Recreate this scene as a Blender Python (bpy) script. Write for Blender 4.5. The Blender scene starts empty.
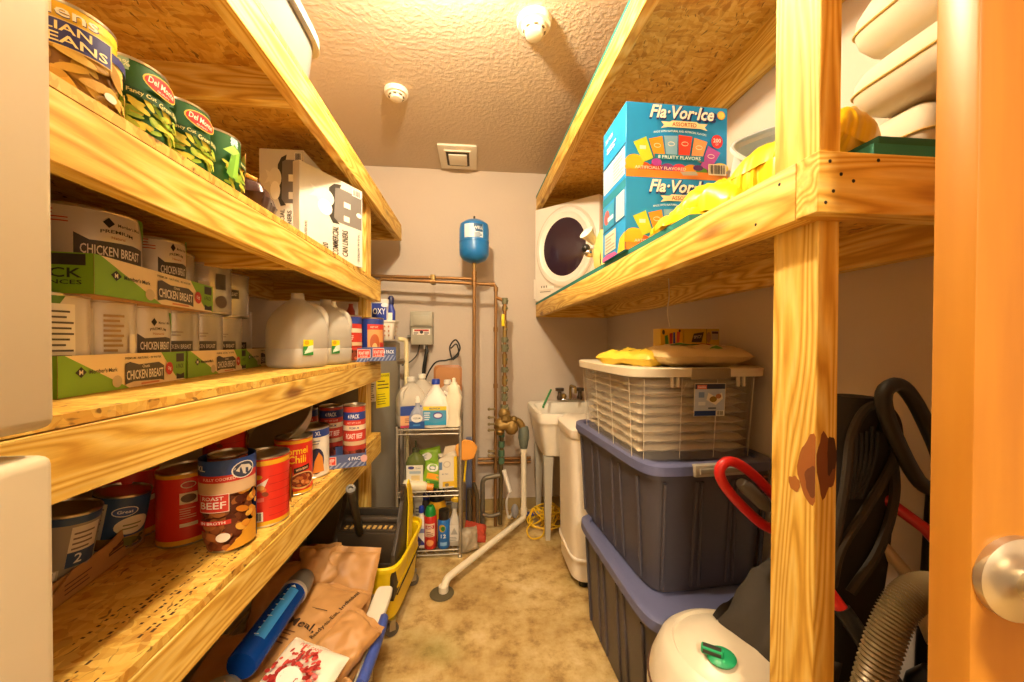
import bpy, bmesh, math, random
from mathutils import Vector, Matrix, noise
PI = math.pi
S = bpy.context.scene
COL = S.collection

# ------------------------------------------------------------------ camera, world, exposure
cam = bpy.data.cameras.new('camera'); cam_ob = bpy.data.objects.new('camera', cam); COL.objects.link(cam_ob)
CAM_LOC = Vector((0.0, 0.0, 1.2393)); YAW, PITCH, ROLL = 0.0962, 0.0110, 0.0027
cam.sensor_width = 36; cam.lens = 373.81 / 1024 * 36; cam.shift_y = 6.1 / 1024; cam.clip_start = 0.02
fw = Vector((math.sin(YAW) * math.cos(PITCH), math.cos(YAW) * math.cos(PITCH), -math.sin(PITCH)))
rt = Vector((math.cos(YAW), -math.sin(YAW), 0)); up = rt.cross(fw)
rt, up = rt * math.cos(ROLL) + up * math.sin(ROLL), up * math.cos(ROLL) - rt * math.sin(ROLL)
cam_ob.matrix_world = Matrix(((rt.x, up.x, -fw.x, CAM_LOC.x), (rt.y, up.y, -fw.y, CAM_LOC.y), (rt.z, up.z, -fw.z, CAM_LOC.z), (0, 0, 0, 1)))
S.camera = cam_ob
W = bpy.data.worlds.new('warm_ambient'); S.world = W; W.use_nodes = True  # even warm ambient background, standing in for light from the hall
W.node_tree.nodes['Background'].inputs[0].default_value = (1.0, 0.80, 0.58, 1)
W.node_tree.nodes['Background'].inputs[1].default_value = 0.5
S.view_settings.view_transform = 'Standard'; S.view_settings.look = 'None'
S.view_settings.gamma = 1; S.view_settings.use_curve_mapping = False
S.view_settings.exposure = 1.28
BULB_STRENGTH = 800.0          # ceiling bulb of the store room
FILL_STRENGTH = 108.0            # added fill lamp, unseen behind the camera
BULB = Vector((-0.13, 1.01, 2.385))

# ------------------------------------------------------------------ materials
def lin(h):
    if isinstance(h, str):
        h = h.lstrip('#'); c = [int(h[i:i+2], 16) / 255 for i in (0, 2, 4)]
        return tuple(((x + .055) / 1.055) ** 2.4 if x > .04045 else x / 12.92 for x in c) + (1,)
    return tuple(h) + (1,)
class NT:
    def __init__(s, name):
        s.m = bpy.data.materials.new(name); s.m.use_nodes = True; s.t = s.m.node_tree
        s.b = s.t.nodes['Principled BSDF']
    def n(s, t, **kw):
        nd = s.t.nodes.new(t)
        for k, v in kw.items():
            if k in nd.inputs.keys(): nd.inputs[k].default_value = v
            else: setattr(nd, k, v)
        return nd
    def l(s, a, b): s.t.links.new(a, b)
    def ramp(s, fac, stops):
        r = s.n('ShaderNodeValToRGB'); e = r.color_ramp.elements
        while len(e) < len(stops): e.new(0.5)
        for i, (p, c) in enumerate(stops): e[i].position = p; e[i].color = lin(c)
        s.l(fac, r.inputs[0]); return r.outputs[0]
    def bump(s, h, strength, dist=0.01):
        b = s.n('ShaderNodeBump', Strength=strength, Distance=dist); s.l(h, b.inputs['Height']); s.l(b.outputs[0], s.b.inputs['Normal'])
    def coords(s, scale=(1, 1, 1), rand=True):
        tc = s.n('ShaderNodeTexCoord'); mp = s.n('ShaderNodeMapping'); mp.inputs['Scale'].default_value = scale
        s.l(tc.outputs['Object'], mp.inputs[0])
        if not rand: return mp.outputs[0]
        oi = s.n('ShaderNodeObjectInfo'); mu = s.n('ShaderNodeMath', operation='MULTIPLY'); mu.inputs[1].default_value = 37.0
        s.l(oi.outputs['Random'], mu.inputs[0]); ad = s.n('ShaderNodeVectorMath', operation='ADD')
        s.l(mp.outputs[0], ad.inputs[0]); s.l(mu.outputs[0], ad.inputs[1]); return ad.outputs[0]
_C = {}
def C(col, rough=0.5, metal=0.0, spec=0.5, var=0.06):
    """plain colour with a faint procedural mottling"""
    k = (col, rough, metal, spec, var)
    if k in _C: return _C[k]
    t = NT('paint_' + (col if isinstance(col, str) else 'mix').strip('#')); b = t.b
    b.inputs['Roughness'].default_value = rough; b.inputs['Metallic'].default_value = metal; b.inputs['Specular IOR Level'].default_value = spec
    nz = t.n('ShaderNodeTexNoise', Scale=14.0, Detail=3.0); t.l(t.coords(rand=False), nz.inputs['Vector'])
    c = lin(col)
    mx = t.n('ShaderNodeMix', data_type='RGBA'); t.l(nz.outputs['Fac'], mx.inputs[0])
    mx.inputs[6].default_value = tuple(x * (1 - var) for x in c[:3]) + (1,); mx.inputs[7].default_value = tuple(min(1, x * (1 + var)) for x in c[:3]) + (1,)
    t.l(mx.outputs[2], b.inputs['Base Color']); _C[k] = t.m; return t.m
def clear(name, col, rough=0.15, trans=0.8, alpha=1.0, sub=0):
    k = ('clear', name)
    if k in _C: return _C[k]
    t = NT(name); b = t.b
    nz = t.n('ShaderNodeTexNoise', Scale=9.0, Detail=2.0); t.l(t.coords(rand=False), nz.inputs['Vector'])
    c = lin(col); mx = t.n('ShaderNodeMix', data_type='RGBA'); t.l(nz.outputs['Fac'], mx.inputs[0])
    mx.inputs[6].default_value = tuple(x * .93 for x in c[:3]) + (1,); mx.inputs[7].default_value = c
    t.l(mx.outputs[2], b.inputs['Base Color'])
    b.inputs['Roughness'].default_value = rough; b.inputs['Transmission Weight'].default_value = trans; b.inputs['Alpha'].default_value = alpha; b.inputs['IOR'].default_value = 1.25
    _C[k] = t.m; return t.m
def wood(axis, warm=1.0):
    k = ('wood', axis, warm)
    if k in _C: return _C[k]
    t = NT('pine_lumber_' + axis)
    sc = {'x': (1.1, 11, 11), 'y': (11, 1.1, 11), 'z': (11, 11, 1.1)}[axis]
    v = t.coords(sc)
    n1 = t.n('ShaderNodeTexNoise', Scale=0.9, Detail=2.0, Roughness=0.4); t.l(v, n1.inputs['Vector'])
    mu = t.n('ShaderNodeMath', operation='MULTIPLY'); mu.inputs[1].default_value = 120.0; t.l(n1.outputs['Fac'], mu.inputs[0])
    sn = t.n('ShaderNodeMath', operation='SINE'); t.l(mu.outputs[0], sn.inputs[0])
    ma = t.n('ShaderNodeMapRange'); ma.inputs['From Min'].default_value = -1; t.l(sn.outputs[0], ma.inputs[0])
    c = t.ramp(ma.outputs[0], [(0.0, '#d4a23c'), (0.22, '#e5b84e'), (0.7, '#f0cb64'), (1.0, '#f4d67c')])
    vk = t.coords({'x': (1.6, 6, 6), 'y': (6, 1.6, 6), 'z': (6, 6, 1.6)}[axis])
    vo = t.n('ShaderNodeTexVoronoi', Scale=1.0); t.l(vk, vo.inputs['Vector'])
    kn = t.ramp(vo.outputs['Distance'], [(0.0, '#5a2c10'), (0.05, '#8a5020'), (0.12, '#ffffff')])
    fine = t.n('ShaderNodeTexNoise', Scale=14.0, Detail=3.0); t.l(v, fine.inputs['Vector'])
    fr = t.ramp(fine.outputs['Fac'], [(0.3, '#e8dcc8'), (0.7, '#ffffff')])
    m1 = t.n('ShaderNodeMix', data_type='RGBA', blend_type='MULTIPLY'); m1.inputs[0].default_value = .8; t.l(c, m1.inputs[6]); t.l(kn, m1.inputs[7])
    m2 = t.n('ShaderNodeMix', data_type='RGBA', blend_type='MULTIPLY'); m2.inputs[0].default_value = .8; t.l(m1.outputs[2], m2.inputs[6]); t.l(fr, m2.inputs[7])
    t.l(m2.outputs[2], t.b.inputs['Base Color']); t.b.inputs['Roughness'].default_value = .55
    t.bump(fine.outputs['Fac'], .12, .004)
    _C[k] = t.m; return t.m
def osb():
    k = 'osb'
    if k in _C: return _C[k]
    t = NT('strand_board')
    v = t.coords((1, 1, 1))
    wp = t.n('ShaderNodeTexNoise', Scale=12.0, Detail=3.0); t.l(v, wp.inputs['Vector'])
    ad = t.n('ShaderNodeVectorMath', operation='MULTIPLY_ADD'); ad.inputs[1].default_value = (.07, .07, .05); t.l(wp.outputs['Color'], ad.inputs[0]); t.l(v, ad.inputs[2])
    outs = []
    for sc in ((26, 95, 40), (80, 30, 40)):
        mp = t.n('ShaderNodeMapping'); mp.inputs['Scale'].default_value = sc; t.l(ad.outputs[0], mp.inputs[0])
        vo = t.n('ShaderNodeTexVoronoi', Scale=1.0); t.l(mp.outputs[0], vo.inputs['Vector'])
        sp = t.n('ShaderNodeSeparateColor'); t.l(vo.outputs['Color'], sp.inputs[0]); outs.append(sp.outputs[0])
    c1 = t.ramp(outs[0], [(0, '#ba8026'), (.3, '#d5a03c'), (.7, '#e4b952'), (1, '#edcb6e')])
    c2 = t.ramp(outs[1], [(0, '#a26a22'), (.15, '#cc9232'), (.6, '#e0b04a'), (1, '#ebc766')])
    mx = t.n('ShaderNodeMix', data_type='RGBA'); mx.inputs[0].default_value = .5; t.l(c1, mx.inputs[6]); t.l(c2, mx.inputs[7])
    # thin dark gaps between strands
    mp = t.n('ShaderNodeMapping'); mp.inputs['Scale'].default_value = (110, 22, 50); t.l(ad.outputs[0], mp.inputs[0])
    n2 = t.n('ShaderNodeTexNoise', Scale=1.2, Detail=1.0); t.l(mp.outputs[0], n2.inputs['Vector'])
    g = t.ramp(n2.outputs['Fac'], [(0.27, '#5e3714'), (0.33, '#ffffff')])
    m2 = t.n('ShaderNodeMix', data_type='RGBA', blend_type='MULTIPLY'); m2.inputs[0].default_value = .75; t.l(mx.outputs[2], m2.inputs[6]); t.l(g, m2.inputs[7])
    t.l(m2.outputs[2], t.b.inputs['Base Color']); t.b.inputs['Roughness'].default_value = .6; t.bump(outs[0], .15, .003)
    _C[k] = t.m; return t.m
def plaster(name, col, bump, scale):
    t = NT(name); v = t.coords(rand=False)
    n = t.n('ShaderNodeTexNoise', Scale=scale, Detail=3.0, Roughness=.55); t.l(v, n.inputs['Vector'])
    big = t.n('ShaderNodeTexNoise', Scale=2.0, Detail=2.0); t.l(v, big.inputs['Vector'])
    c = lin(col); mx = t.n('ShaderNodeMix', data_type='RGBA'); t.l(big.outputs['Fac'], mx.inputs[0])
    mx.inputs[6].default_value = tuple(x * .93 for x in c[:3]) + (1,); mx.inputs[7].default_value = tuple(x * 1.05 for x in c[:3]) + (1,)
    t.l(mx.outputs[2], t.b.inputs['Base Color']); t.b.inputs['Roughness'].default_value = .85
    r = t.ramp(n.outputs['Fac'], [(.42, (0, 0, 0)), (.62, (1, 1, 1))]); t.bump(r, bump, .008); return t.m
def concrete():
    t = NT('stained_concrete'); v = t.coords(rand=False)
    a = t.n('ShaderNodeTexNoise', Scale=3.0, Detail=6.0, Roughness=.6); t.l(v, a.inputs['Vector'])
    b = t.n('ShaderNodeTexNoise', Scale=11.0, Detail=5.0, Roughness=.7); t.l(v, b.inputs['Vector'])
    c1 = t.ramp(a.outputs['Fac'], [(.3, '#a88a54'), (.45, '#c6aa70'), (.58, '#d6be88'), (.75, '#dfcc9c')])
    c2 = t.ramp(b.outputs['Fac'], [(.34, '#b39a6c'), (.47, '#ece0c6'), (.62, '#ffffff')])
    m = t.n('ShaderNodeMix', data_type='RGBA', blend_type='MULTIPLY'); m.inputs[0].default_value = .85; t.l(c1, m.inputs[6]); t.l(c2, m.inputs[7])
    g = t.n('ShaderNodeTexNoise', Scale=2.3, Detail=2.0); mp = t.n('ShaderNodeMapping'); mp.inputs['Location'].default_value = (4.2, 1.7, 0); t.l(v, mp.inputs[0]); t.l(mp.outputs[0], g.inputs['Vector'])
    gf = t.ramp(g.outputs['Fac'], [(.6, (0, 0, 0)), (.78, (.5, .5, .5))]); m2 = t.n('ShaderNodeMix', data_type='RGBA'); t.l(gf, m2.inputs[0]); t.l(m.outputs[2], m2.inputs[6]); m2.inputs[7].default_value = lin('#7d8440')
    t.l(m2.outputs[2], t.b.inputs['Base Color']); t.b.inputs['Roughness'].default_value = .7; t.bump(b.outputs['Fac'], .25, .006); return t.m

# ------------------------------------------------------------------ mesh builder
_G = {}
def glyphs(s):
    if s in _G: return _G[s]
    cu = bpy.data.curves.new('t', 'FONT'); cu.body = s.lstrip('^'); cu.size = 1; cu.resolution_u = 2; cu.offset = 0.026 if s[0] == '^' else 0.014; cu.shear = .3 if s[0] == '^' else 0
    o = bpy.data.objects.new('t', cu); me = bpy.data.meshes.new_from_object(o)
    vs = [(v.co.x, v.co.y) for v in me.vertices]; fs = [tuple(p.vertices) for p in me.polygons]
    bpy.data.objects.remove(o); bpy.data.curves.remove(cu); bpy.data.meshes.remove(me)
    xs = [v[0] for v in vs] or [0]; ys = [v[1] for v in vs] or [0]
    _G[s] = (vs, fs, min(xs), max(xs), min(ys), max(ys)); return _G[s]
def flat(O, U, V):
    O, U, V = Vector(O), Vector(U).normalized(), Vector(V).normalized(); N = U.cross(V)
    return lambda u, v, off: O + U * u + V * v + N * off
def cyl(R, a0, z0=0.0, c=(0, 0)):
    a0 = math.radians(a0)
    return lambda u, v, off: Vector((c[0] + (R + off) * math.cos(a0 + u / R), c[1] + (R + off) * math.sin(a0 + u / R), z0 + v))
class B:
    def __init__(s): s.bm = bmesh.new(); s.mats = []
    def mi(s, m):
        if m not in s.mats: s.mats.append(m)
        return s.mats.index(m)
    def raw(s, vs, fs, m, M=None):
        i = s.mi(m); nv = [s.bm.verts.new(M @ Vector(v) if M else v) for v in vs]; out = []
        for f in fs:
            try: fc = s.bm.faces.new([nv[k] for k in f]); fc.material_index = i; fc.smooth = True; out.append(fc)
            except ValueError: pass
        return nv, out
    def box(s, a, b, m, bev=0.0, M=None, seg=2):
        x0, y0, z0 = a; x1, y1, z1 = b
        vs = [(x0, y0, z0), (x1, y0, z0), (x1, y1, z0), (x0, y1, z0), (x0, y0, z1), (x1, y0, z1), (x1, y1, z1), (x0, y1, z1)]
        fs = [(0, 3, 2, 1), (4, 5, 6, 7), (0, 1, 5, 4), (1, 2, 6, 5), (2, 3, 7, 6), (3, 0, 4, 7)]
        nv, nf = s.raw(vs, fs, m, M)
        if bev > 0:
            es = list({e for f in nf for e in f.edges})
            bmesh.ops.bevel(s.bm, geom=es, offset=bev, segments=seg, profile=.5, affect='EDGES', clamp_overlap=True)
        return s
    def loft(s, rings, m, M=None, cap=True, closed=False):
        n = len(rings[0]); vs = [p for r in rings for p in r]; fs = []
        R = len(rings)
        for i in range(R - (0 if closed else 1)):
            j = (i + 1) % R
            for k in range(n): fs.append((i * n + k, i * n + (k + 1) % n, j * n + (k + 1) % n, j * n + k))
        if cap and not closed: fs.append(tuple(range(n - 1, -1, -1))); fs.append(tuple((R - 1) * n + k for k in range(n)))
        s.raw(vs, fs, m, M); return s
    def lathe(s, prof, m, seg=32, M=None, c=(0, 0, 0)):
        rings = [[(c[0] + max(r, 1e-4) * math.cos(2 * PI * k / seg), c[1] + max(r, 1e-4) * math.sin(2 * PI * k / seg), c[2] + z) for k in range(seg)] for r, z in prof]
        return s.loft(rings, m, M)
    def squircle(s, secs, m, seg=40, M=None):
        """secs: (z, half x, half y, exponent, cx, cy)"""
        rings = []
        for q in secs:
            z, hx, hy, e = q[:4]; cx, cy = (q[4], q[5]) if len(q) > 4 else (0, 0); r = []
            for k in range(seg):
                a = 2 * PI * (k + .5) / seg; ca, sa = math.cos(a), math.sin(a)
                r.append((cx + hx * math.copysign(abs(ca) ** (2 / e), ca), cy + hy * math.copysign(abs(sa) ** (2 / e), sa), z))
            rings.append(r)
        return s.loft(rings, m, M)
    def tube(s, pts, r, m, seg=10, M=None, closed=False, flatten=1.0):
        pts = [Vector(p) for p in pts]; n = len(pts); rings = []; prev = None
        for i, p in enumerate(pts):
            a = pts[(i - 1) % n] if closed or i > 0 else p; b = pts[(i + 1) % n] if closed or i < n - 1 else p
            t = (b - a).normalized()
            if prev is None:
                x = t.cross(Vector((0, 0, 1)));
                if x.length < .1: x = t.cross(Vector((0, 1, 0)))
            else: x = prev - t * prev.dot(t)
            x.normalize(); prev = x; y = t.cross(x); rr = r[i] if isinstance(r, (list, tuple)) else r
            rings.append([p + (x * math.cos(2 * PI * k / seg) + y * math.sin(2 * PI * k / seg) * flatten) * rr for k in range(seg)])
        return s.loft(rings, m, M, closed=closed)
    def prism(s, pts, z0, z1, m, M=None, bev=0.0):
        n = len(pts); vs = [(x, y, z0) for x, y in pts] + [(x, y, z1) for x, y in pts]
        fs = [tuple(range(n - 1, -1, -1)), tuple(range(n, 2 * n))] + [(k, (k + 1) % n, n + (k + 1) % n, n + k) for k in range(n)]
        nv, nf = s.raw(vs, fs, m, M)
        if bev > 0: bmesh.ops.bevel(s.bm, geom=list({e for f in nf for e in f.edges}), offset=bev, segments=2, profile=.5, affect='EDGES', clamp_overlap=True)
        return s
    def ball(s, c, r, m, seg=20, M=None, sc=(1, 1, 1)):
        rings = []
        for i in range(seg // 2 + 1):
            t = PI * i / (seg // 2); rr = max(math.sin(t), 1e-3)
            rings.append([(c[0] + r * sc[0] * rr * math.cos(2 * PI * k / seg), c[1] + r * sc[1] * rr * math.sin(2 * PI * k / seg), c[2] - r * sc[2] * math.cos(t)) for k in range(seg)])
        return s.loft(rings, m, M)
    def surf(s, fn, nu, nv, m, M=None):
        vs = [fn(i / nu, j / nv) for j in range(nv + 1) for i in range(nu + 1)]
        fs = [(j * (nu + 1) + i, j * (nu + 1) + i + 1, (j + 1) * (nu + 1) + i + 1, (j + 1) * (nu + 1) + i) for j in range(nv) for i in range(nu)]
        s.raw(vs, fs, m, M); return s
    def shell(s, secs, t, m, M=None, seg=48):
        """open-topped tapered container: outer sections, then back down inside"""
        zb = secs[0][0]
        inn = [(max(q[0], zb + t), q[1] - t, q[2] - t, q[3]) + tuple(q[4:]) for q in reversed(secs)]
        inn[0] = (secs[-1][0],) + inn[0][1:]
        return s.squircle(list(secs) + inn, m, seg, M)
    def decal(s, shapes, mp, step=0.0, M=None, base=0.0004):
        for li, sh in enumerate(shapes):
            kind = sh[0]; tb = bmesh.new()
            if kind == 'r':
                _, u0, v0, u1, v1, col = sh[:6]; P = [[(u0, v0), (u1, v0), (u1, v1), (u0, v1)]]
            elif kind == 'e':
                _, cu, cv, ru, rv, col = sh[:6]; ang = math.radians(sh[6]) if len(sh) > 6 else 0
                P = [[(cu + ru * math.cos(a) * math.cos(ang) - rv * math.sin(a) * math.sin(ang), cv + ru * math.cos(a) * math.sin(ang) + rv * math.sin(a) * math.cos(ang)) for a in [2 * PI * k / 20 for k in range(20)]]]
            elif kind == 'p':
                _, pts, col = sh[:3]; P = [pts]
            elif kind == 't':
                _, txt, cu, cv, h, col = sh[:6]; w = sh[6] if len(sh) > 6 else None; ang = math.radians(sh[7]) if len(sh) > 7 else 0; arc = sh[8] if len(sh) > 8 else 0
                vs, fs, x0, x1, y0, y1 = glyphs(txt)
                if not fs: tb.free(); continue
                ky = h / max(y1 - y0, 1e-6); kx = w / (x1 - x0) if w else ky; ca, sa = math.cos(ang), math.sin(ang); Q = []
                for x, y in vs:
                    a = (x - (x0 + x1) / 2) * kx; b = (y - (y0 + y1) / 2) * ky; b += arc * (1 - (a / max((x1 - x0) * kx / 2, 1e-6)) ** 2)
                    Q.append((cu + a * ca - b * sa, cv + a * sa + b * ca))
                P = [[Q[k] for k in f] for f in fs]
            for poly in P:
                try: tb.faces.new([tb.verts.new((u, v, 0)) for u, v in poly])
                except ValueError: pass
            if step > 0 and tb.verts:
                us = [v.co.x for v in tb.verts]; k = math.ceil(min(us) / step)
                while k * step < max(us):
                    bmesh.ops.bisect_plane(tb, geom=tb.verts[:] + tb.edges[:] + tb.faces[:], plane_co=(k * step, 0, 0), plane_no=(1, 0, 0)); k += 1
            off = base + .00013 * li; tb.verts.index_update()
            vs = [mp(v.co.x, v.co.y, off) for v in tb.verts]; fs = []
            for f in tb.faces:
                f.normal_update(); ix = [v.index for v in f.verts]; fs.append(tuple(ix) if f.normal.z >= 0 else tuple(reversed(ix)))
            tb.free(); s.raw(vs, fs, col if not isinstance(col, str) else C(col, .45), M)
        return s
    def build(s, name, parent=None, world=False, sharp=0.7, loc=None, rot=None):
        me = bpy.data.meshes.new(name); bmesh.ops.recalc_face_normals(s.bm, faces=[f for f in s.bm.faces if len(f.verts) > 2]) if getattr(s, 'fix', False) else None
        s.bm.to_mesh(me); s.bm.free()
        for m in s.mats: me.materials.append(m)
        me.set_sharp_from_angle(angle=sharp)
        o = bpy.data.objects.new(name, me); COL.objects.link(o)
        if loc is not None: o.location = loc
        if rot is not None: o.rotation_euler = rot
        if parent:
            o.parent = parent
            if world: o.matrix_parent_inverse = parent_world(parent).inverted()
        return o
def parent_world(p):
    m = Matrix.LocRotScale(p.location, p.rotation_euler, p.scale)
    return parent_world(p.parent) @ p.matrix_parent_inverse @ m if p.parent else m
def tag(o, label, cat, group=None, kind=None):
    if label: o['label'] = label
    if cat: o['category'] = cat
    if group: o['group'] = group
    if kind: o['kind'] = kind
    return o
def thing(name, label, cat, loc=(0, 0, 0), rz=0.0, group=None, rot=None):
    o = bpy.data.objects.new(name, None); COL.objects.link(o); o.empty_display_size = .05
    o.location = loc; o.rotation_euler = rot if rot else (0, 0, rz)
    return tag(o, label, cat, group)
def struct(b, name, **kw):
    o = b.build(name, **kw); o['kind'] = 'structure'; return o
def dup(root, loc, rz=None, label=None, group=None):
    def cp(o, par):
        c = o.copy(); COL.objects.link(c)
        if par: c.parent = par; c.matrix_parent_inverse = o.matrix_parent_inverse.copy()
        for ch in [x for x in bpy.data.objects if x.parent is o]: cp(ch, c)
        return c
    r = cp(root, None); r.location = loc
    if rz is not None: r.rotation_euler = (0, 0, rz)
    if label: r['label'] = label
    if group: r['group'] = group
    return r
def RX(a): return Matrix.Rotation(math.radians(a), 4, 'X')
def RY(a): return Matrix.Rotation(math.radians(a), 4, 'Y')
def RZ(a): return Matrix.Rotation(math.radians(a), 4, 'Z')
def T(x, y, z): return Matrix.Translation((x, y, z))
def bez(pts, n=8):
    """smooth curve through points (Catmull-Rom)"""
    P = [Vector(p) for p in pts]; P = [P[0] * 2 - P[1]] + P + [P[-1] * 2 - P[-2]]; out = []
    for i in range(1, len(P) - 2):
        for k in range(n):
            t = k / n; a, b, c, d = P[i-1:i+3]
            out.append(.5 * ((2 * b) + (c - a) * t + (2 * a - 5 * b + 4 * c - d) * t * t + (3 * b - a - 3 * c + d) * t ** 3))
    return out + [P[-2]]
def elbow(pts, r=0.03, n=5):
    """polyline with rounded corners"""
    P = [Vector(p) for p in pts]; out = [P[0]]
    for i in range(1, len(P) - 1):
        a = (P[i-1] - P[i]); b = (P[i+1] - P[i]); q = min(r, a.length / 2, b.length / 2); a.normalize(); b.normalize()
        p0, p2 = P[i] + a * q, P[i] + b * q
        for k in range(n + 1): t = k / n; out.append(p0 * (1-t) ** 2 + P[i] * 2 * t * (1-t) + p2 * t * t)
    return out + [P[-1]]
def bars(u0, v0, u1, v1, n, col, seed=1, fill=.55):
    """lines of print too small to read"""
    rnd = random.Random(seed); h = (v1 - v0) / n; o = []
    for i in range(n): o.append(('r', u0, v0 + i * h, u0 + (u1 - u0) * rnd.uniform(.6, 1), v0 + i * h + h * fill, col))
    return o
def barcode(u0, v0, u1, v1, n=14, bg='#f4f0e6', col='#1a1a1a'):
    o = [('r', u0, v0, u1, v1, bg)]; w = (u1 - u0) / n; rnd = random.Random(3)
    for i in range(1, n - 1): o.append(('r', u0 + i * w, v0 + (v1-v0)*.12, u0 + i * w + w * rnd.choice((.3, .5, .7)), v1 - (v1-v0)*.08, col))
    return o
def pillow_fn(w, l, h, seed=0, amp=.006, freq=14.0, flatp=4, dz=0):
    def f(u, v, side=1):
        x, y = (u - .5) * 2, (v - .5) * 2
        e = max(0, (1 - abs(x) ** flatp)) ** .5 * max(0, (1 - abs(y) ** flatp)) ** .5
        px, py = x * w / 2, y * l / 2
        nz = noise.noise(Vector((px * freq + seed * 7.1, py * freq, seed * 3.3 + side))) * amp + noise.noise(Vector((px * freq * 2.7, py * freq * 2.7 + seed, side * 2.0))) * amp * .5
        return Vector((px + nz * .6, py + nz * .6, dz + side * (h / 2 * e) + nz * (.35 + .65 * e)))
    return f
def pillow(b, f, m, n=28, M=None):
    b.surf(lambda u, v: f(u, v, 1), n, n, m, M); b.surf(lambda u, v: f(1 - u, v, -1), n, n, m, M); return b

# ------------------------------------------------------------------ the room
XL, XR_, YB, H = -1.05, 0.996, 2.762, 2.498
WALL = plaster('painted_drywall', '#cbbba9', .05, 60); CEIL = plaster('knockdown_ceiling', '#c9b79e', .2, 46)
WH = C('#efe9dc', .4); OFF = C('#e6dcc6', .45); BLK = C('#17150f', .5); STEEL = C('#b9b4aa', .3, 1.0); CHROME = C('#d8d4cc', .18, 1.0)
COPPER = C('#9c7242', .45, .6); BRASS = C('#98793f', .5, .55); TIN = C('#c9c3b4', .28, 1.0)
b = B(); b.box((-1.3, -2.3, -.08), (1.75, YB + .1, 0), concrete()); struct(b, 'floor')
b = B(); b.box((-1.3, -2.3, H), (1.75, YB + .1, H + .08), CEIL); struct(b, 'ceiling')
b = B(); b.box((-1.3, YB, 0), (1.75, YB + .1, H), WALL); struct(b, 'wall_back')
b = B(); b.box((XL - .1, -2.3, 0), (XL, YB, H), WALL); struct(b, 'wall_left')
b = B(); b.box((XR_, .42, 0), (XR_ + .1, YB, H), WALL); struct(b, 'wall_right')
b = B(); b.box((XR_ + .1, .42, 0), (1.75, .52, H), WALL); b.box((1.65, -2.3, 0), (1.75, .42, H), WALL); struct(b, 'wall_hall')
b = B(); b.box((-1.05, -2.3, 0), (1.65, -2.2, H), WALL); struct(b, 'wall_front')
b = B(); b.box((-.46, YB - .012, 0), (XR_, YB, .085), C('#a88f5c', .6)); struct(b, 'baseboard_back')

# ceiling lamp of the store room (its own light)
t = thing('ceiling_lamp', 'bare bulb in a white porcelain lampholder on the ceiling', 'lamp', (BULB.x, BULB.y, H))
b = B(); b.lathe([(0, 0), (.055, 0), (.058, -.012), (.045, -.03), (.024, -.06), (0, -.062)], WH); b.build('lampholder', t)
mb = NT('glowing_bulb'); em = mb.n('ShaderNodeEmission'); em.inputs[0].default_value = (1.0, .835, .585, 1); em.inputs[1].default_value = BULB_STRENGTH
mb.l(em.outputs[0], mb.t.nodes['Material Output'].inputs[0])
b = B(); b.ball((0, 0, BULB.z - H), .034, mb.m, 16, sc=(1, 1, 1.1)); b.build('bulb', t)
t = thing('fill_lamp', 'round flat fill lamp added out of view on the hall ceiling', 'lamp', (.15, -1.2, H))  # invented lamp, added out of view to lift the shaded fronts
b = B(); b.lathe([(0, 0), (.21, 0), (.21, -.03), (.19, -.04)], WH); b.build('lamp_rim', t)
mh = NT('fill_lamp_glow'); em = mh.n('ShaderNodeEmission'); em.inputs[0].default_value = (1.0, .835, .60, 1); em.inputs[1].default_value = FILL_STRENGTH
mh.l(em.outputs[0], mh.t.nodes['Material Output'].inputs[0])
b = B(); b.lathe([(0, -.06), (.12, -.055), (.185, -.041), (0, -.0405)], mh.m); b.build('diffuser', t)

# ------------------------------------------------------------------ big structure: timber shelves
WX, WY, WZ, OSB = wood('x'), wood('y'), wood('z'), osb()
ZS = [2.010, 1.541, 1.1354, .7517]; TH = .089; DK = .016; XF = -.497
L = thing('timber_shelf_unit', 'long pine shelf unit along the left wall with strand board shelves full of food cans', 'shelf', (-.77, 1.3, 0))
for i, z in enumerate(ZS):
    y1 = 2.57 if i == 0 else 2.02
    b = B(); b.box((XF - .038, .44, z - TH), (XF, y1, z - .0022), WY, .0015, seg=1); b.build('front_beam', L, world=True)
    b = B(); b.box((XL + .002, .44, z), (XF - .0015, y1, z + DK), OSB); b.build('shelf_board', L, world=True)
    b = B(); b.box((XL + .002, .44, z - TH), (XL + .04, y1, z), WY); b.build('wall_ledger', L, world=True)
    for y in ((1.12, 1.80, y1 - .038) if i == 0 else (1.12, y1 - .038) if i == 1 else (.75, 1.4, y1 - .038)):
        b = B(); b.box((XL + .04, y, z - TH), (XF - .038, y + .038, z), WX); b.build('cross_joist', L, world=True)
b = B(); b.box((-.573, 1.89, 0), (-.535, 1.978, ZS[0] - .002), WZ, .001, seg=1); b.build('post', L, world=True)
b = B(); b.box((-.573, .445, 0), (-.535, .483, ZS[0] - .002), WZ, .001, seg=1); b.build('post', L, world=True)
# lines of ink stamped along the lowest board
ink = C('#4a2d10', .7); st = B(); rnd = random.Random(5); sh = []
for u in (.030, .040, .062, .071, .094, .104, .128):
    y = .48; gap = False
    while y < 1.45:
        run = rnd.uniform(.05, .14)
        if not gap:
            q = y
            while q < y + run: sh.append(('r', q, -u, q + rnd.uniform(.003, .009), -u + rnd.uniform(.002, .006), ink)); q += rnd.uniform(.009, .016)
        y += run; gap = not gap
st.decal(sh, (lambda u, v, off: Vector((XF + v, u, ZS[3] + DK + .0004))))
st.build('ink_stamp', L, world=True)['kind'] = 'stuff'

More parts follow.
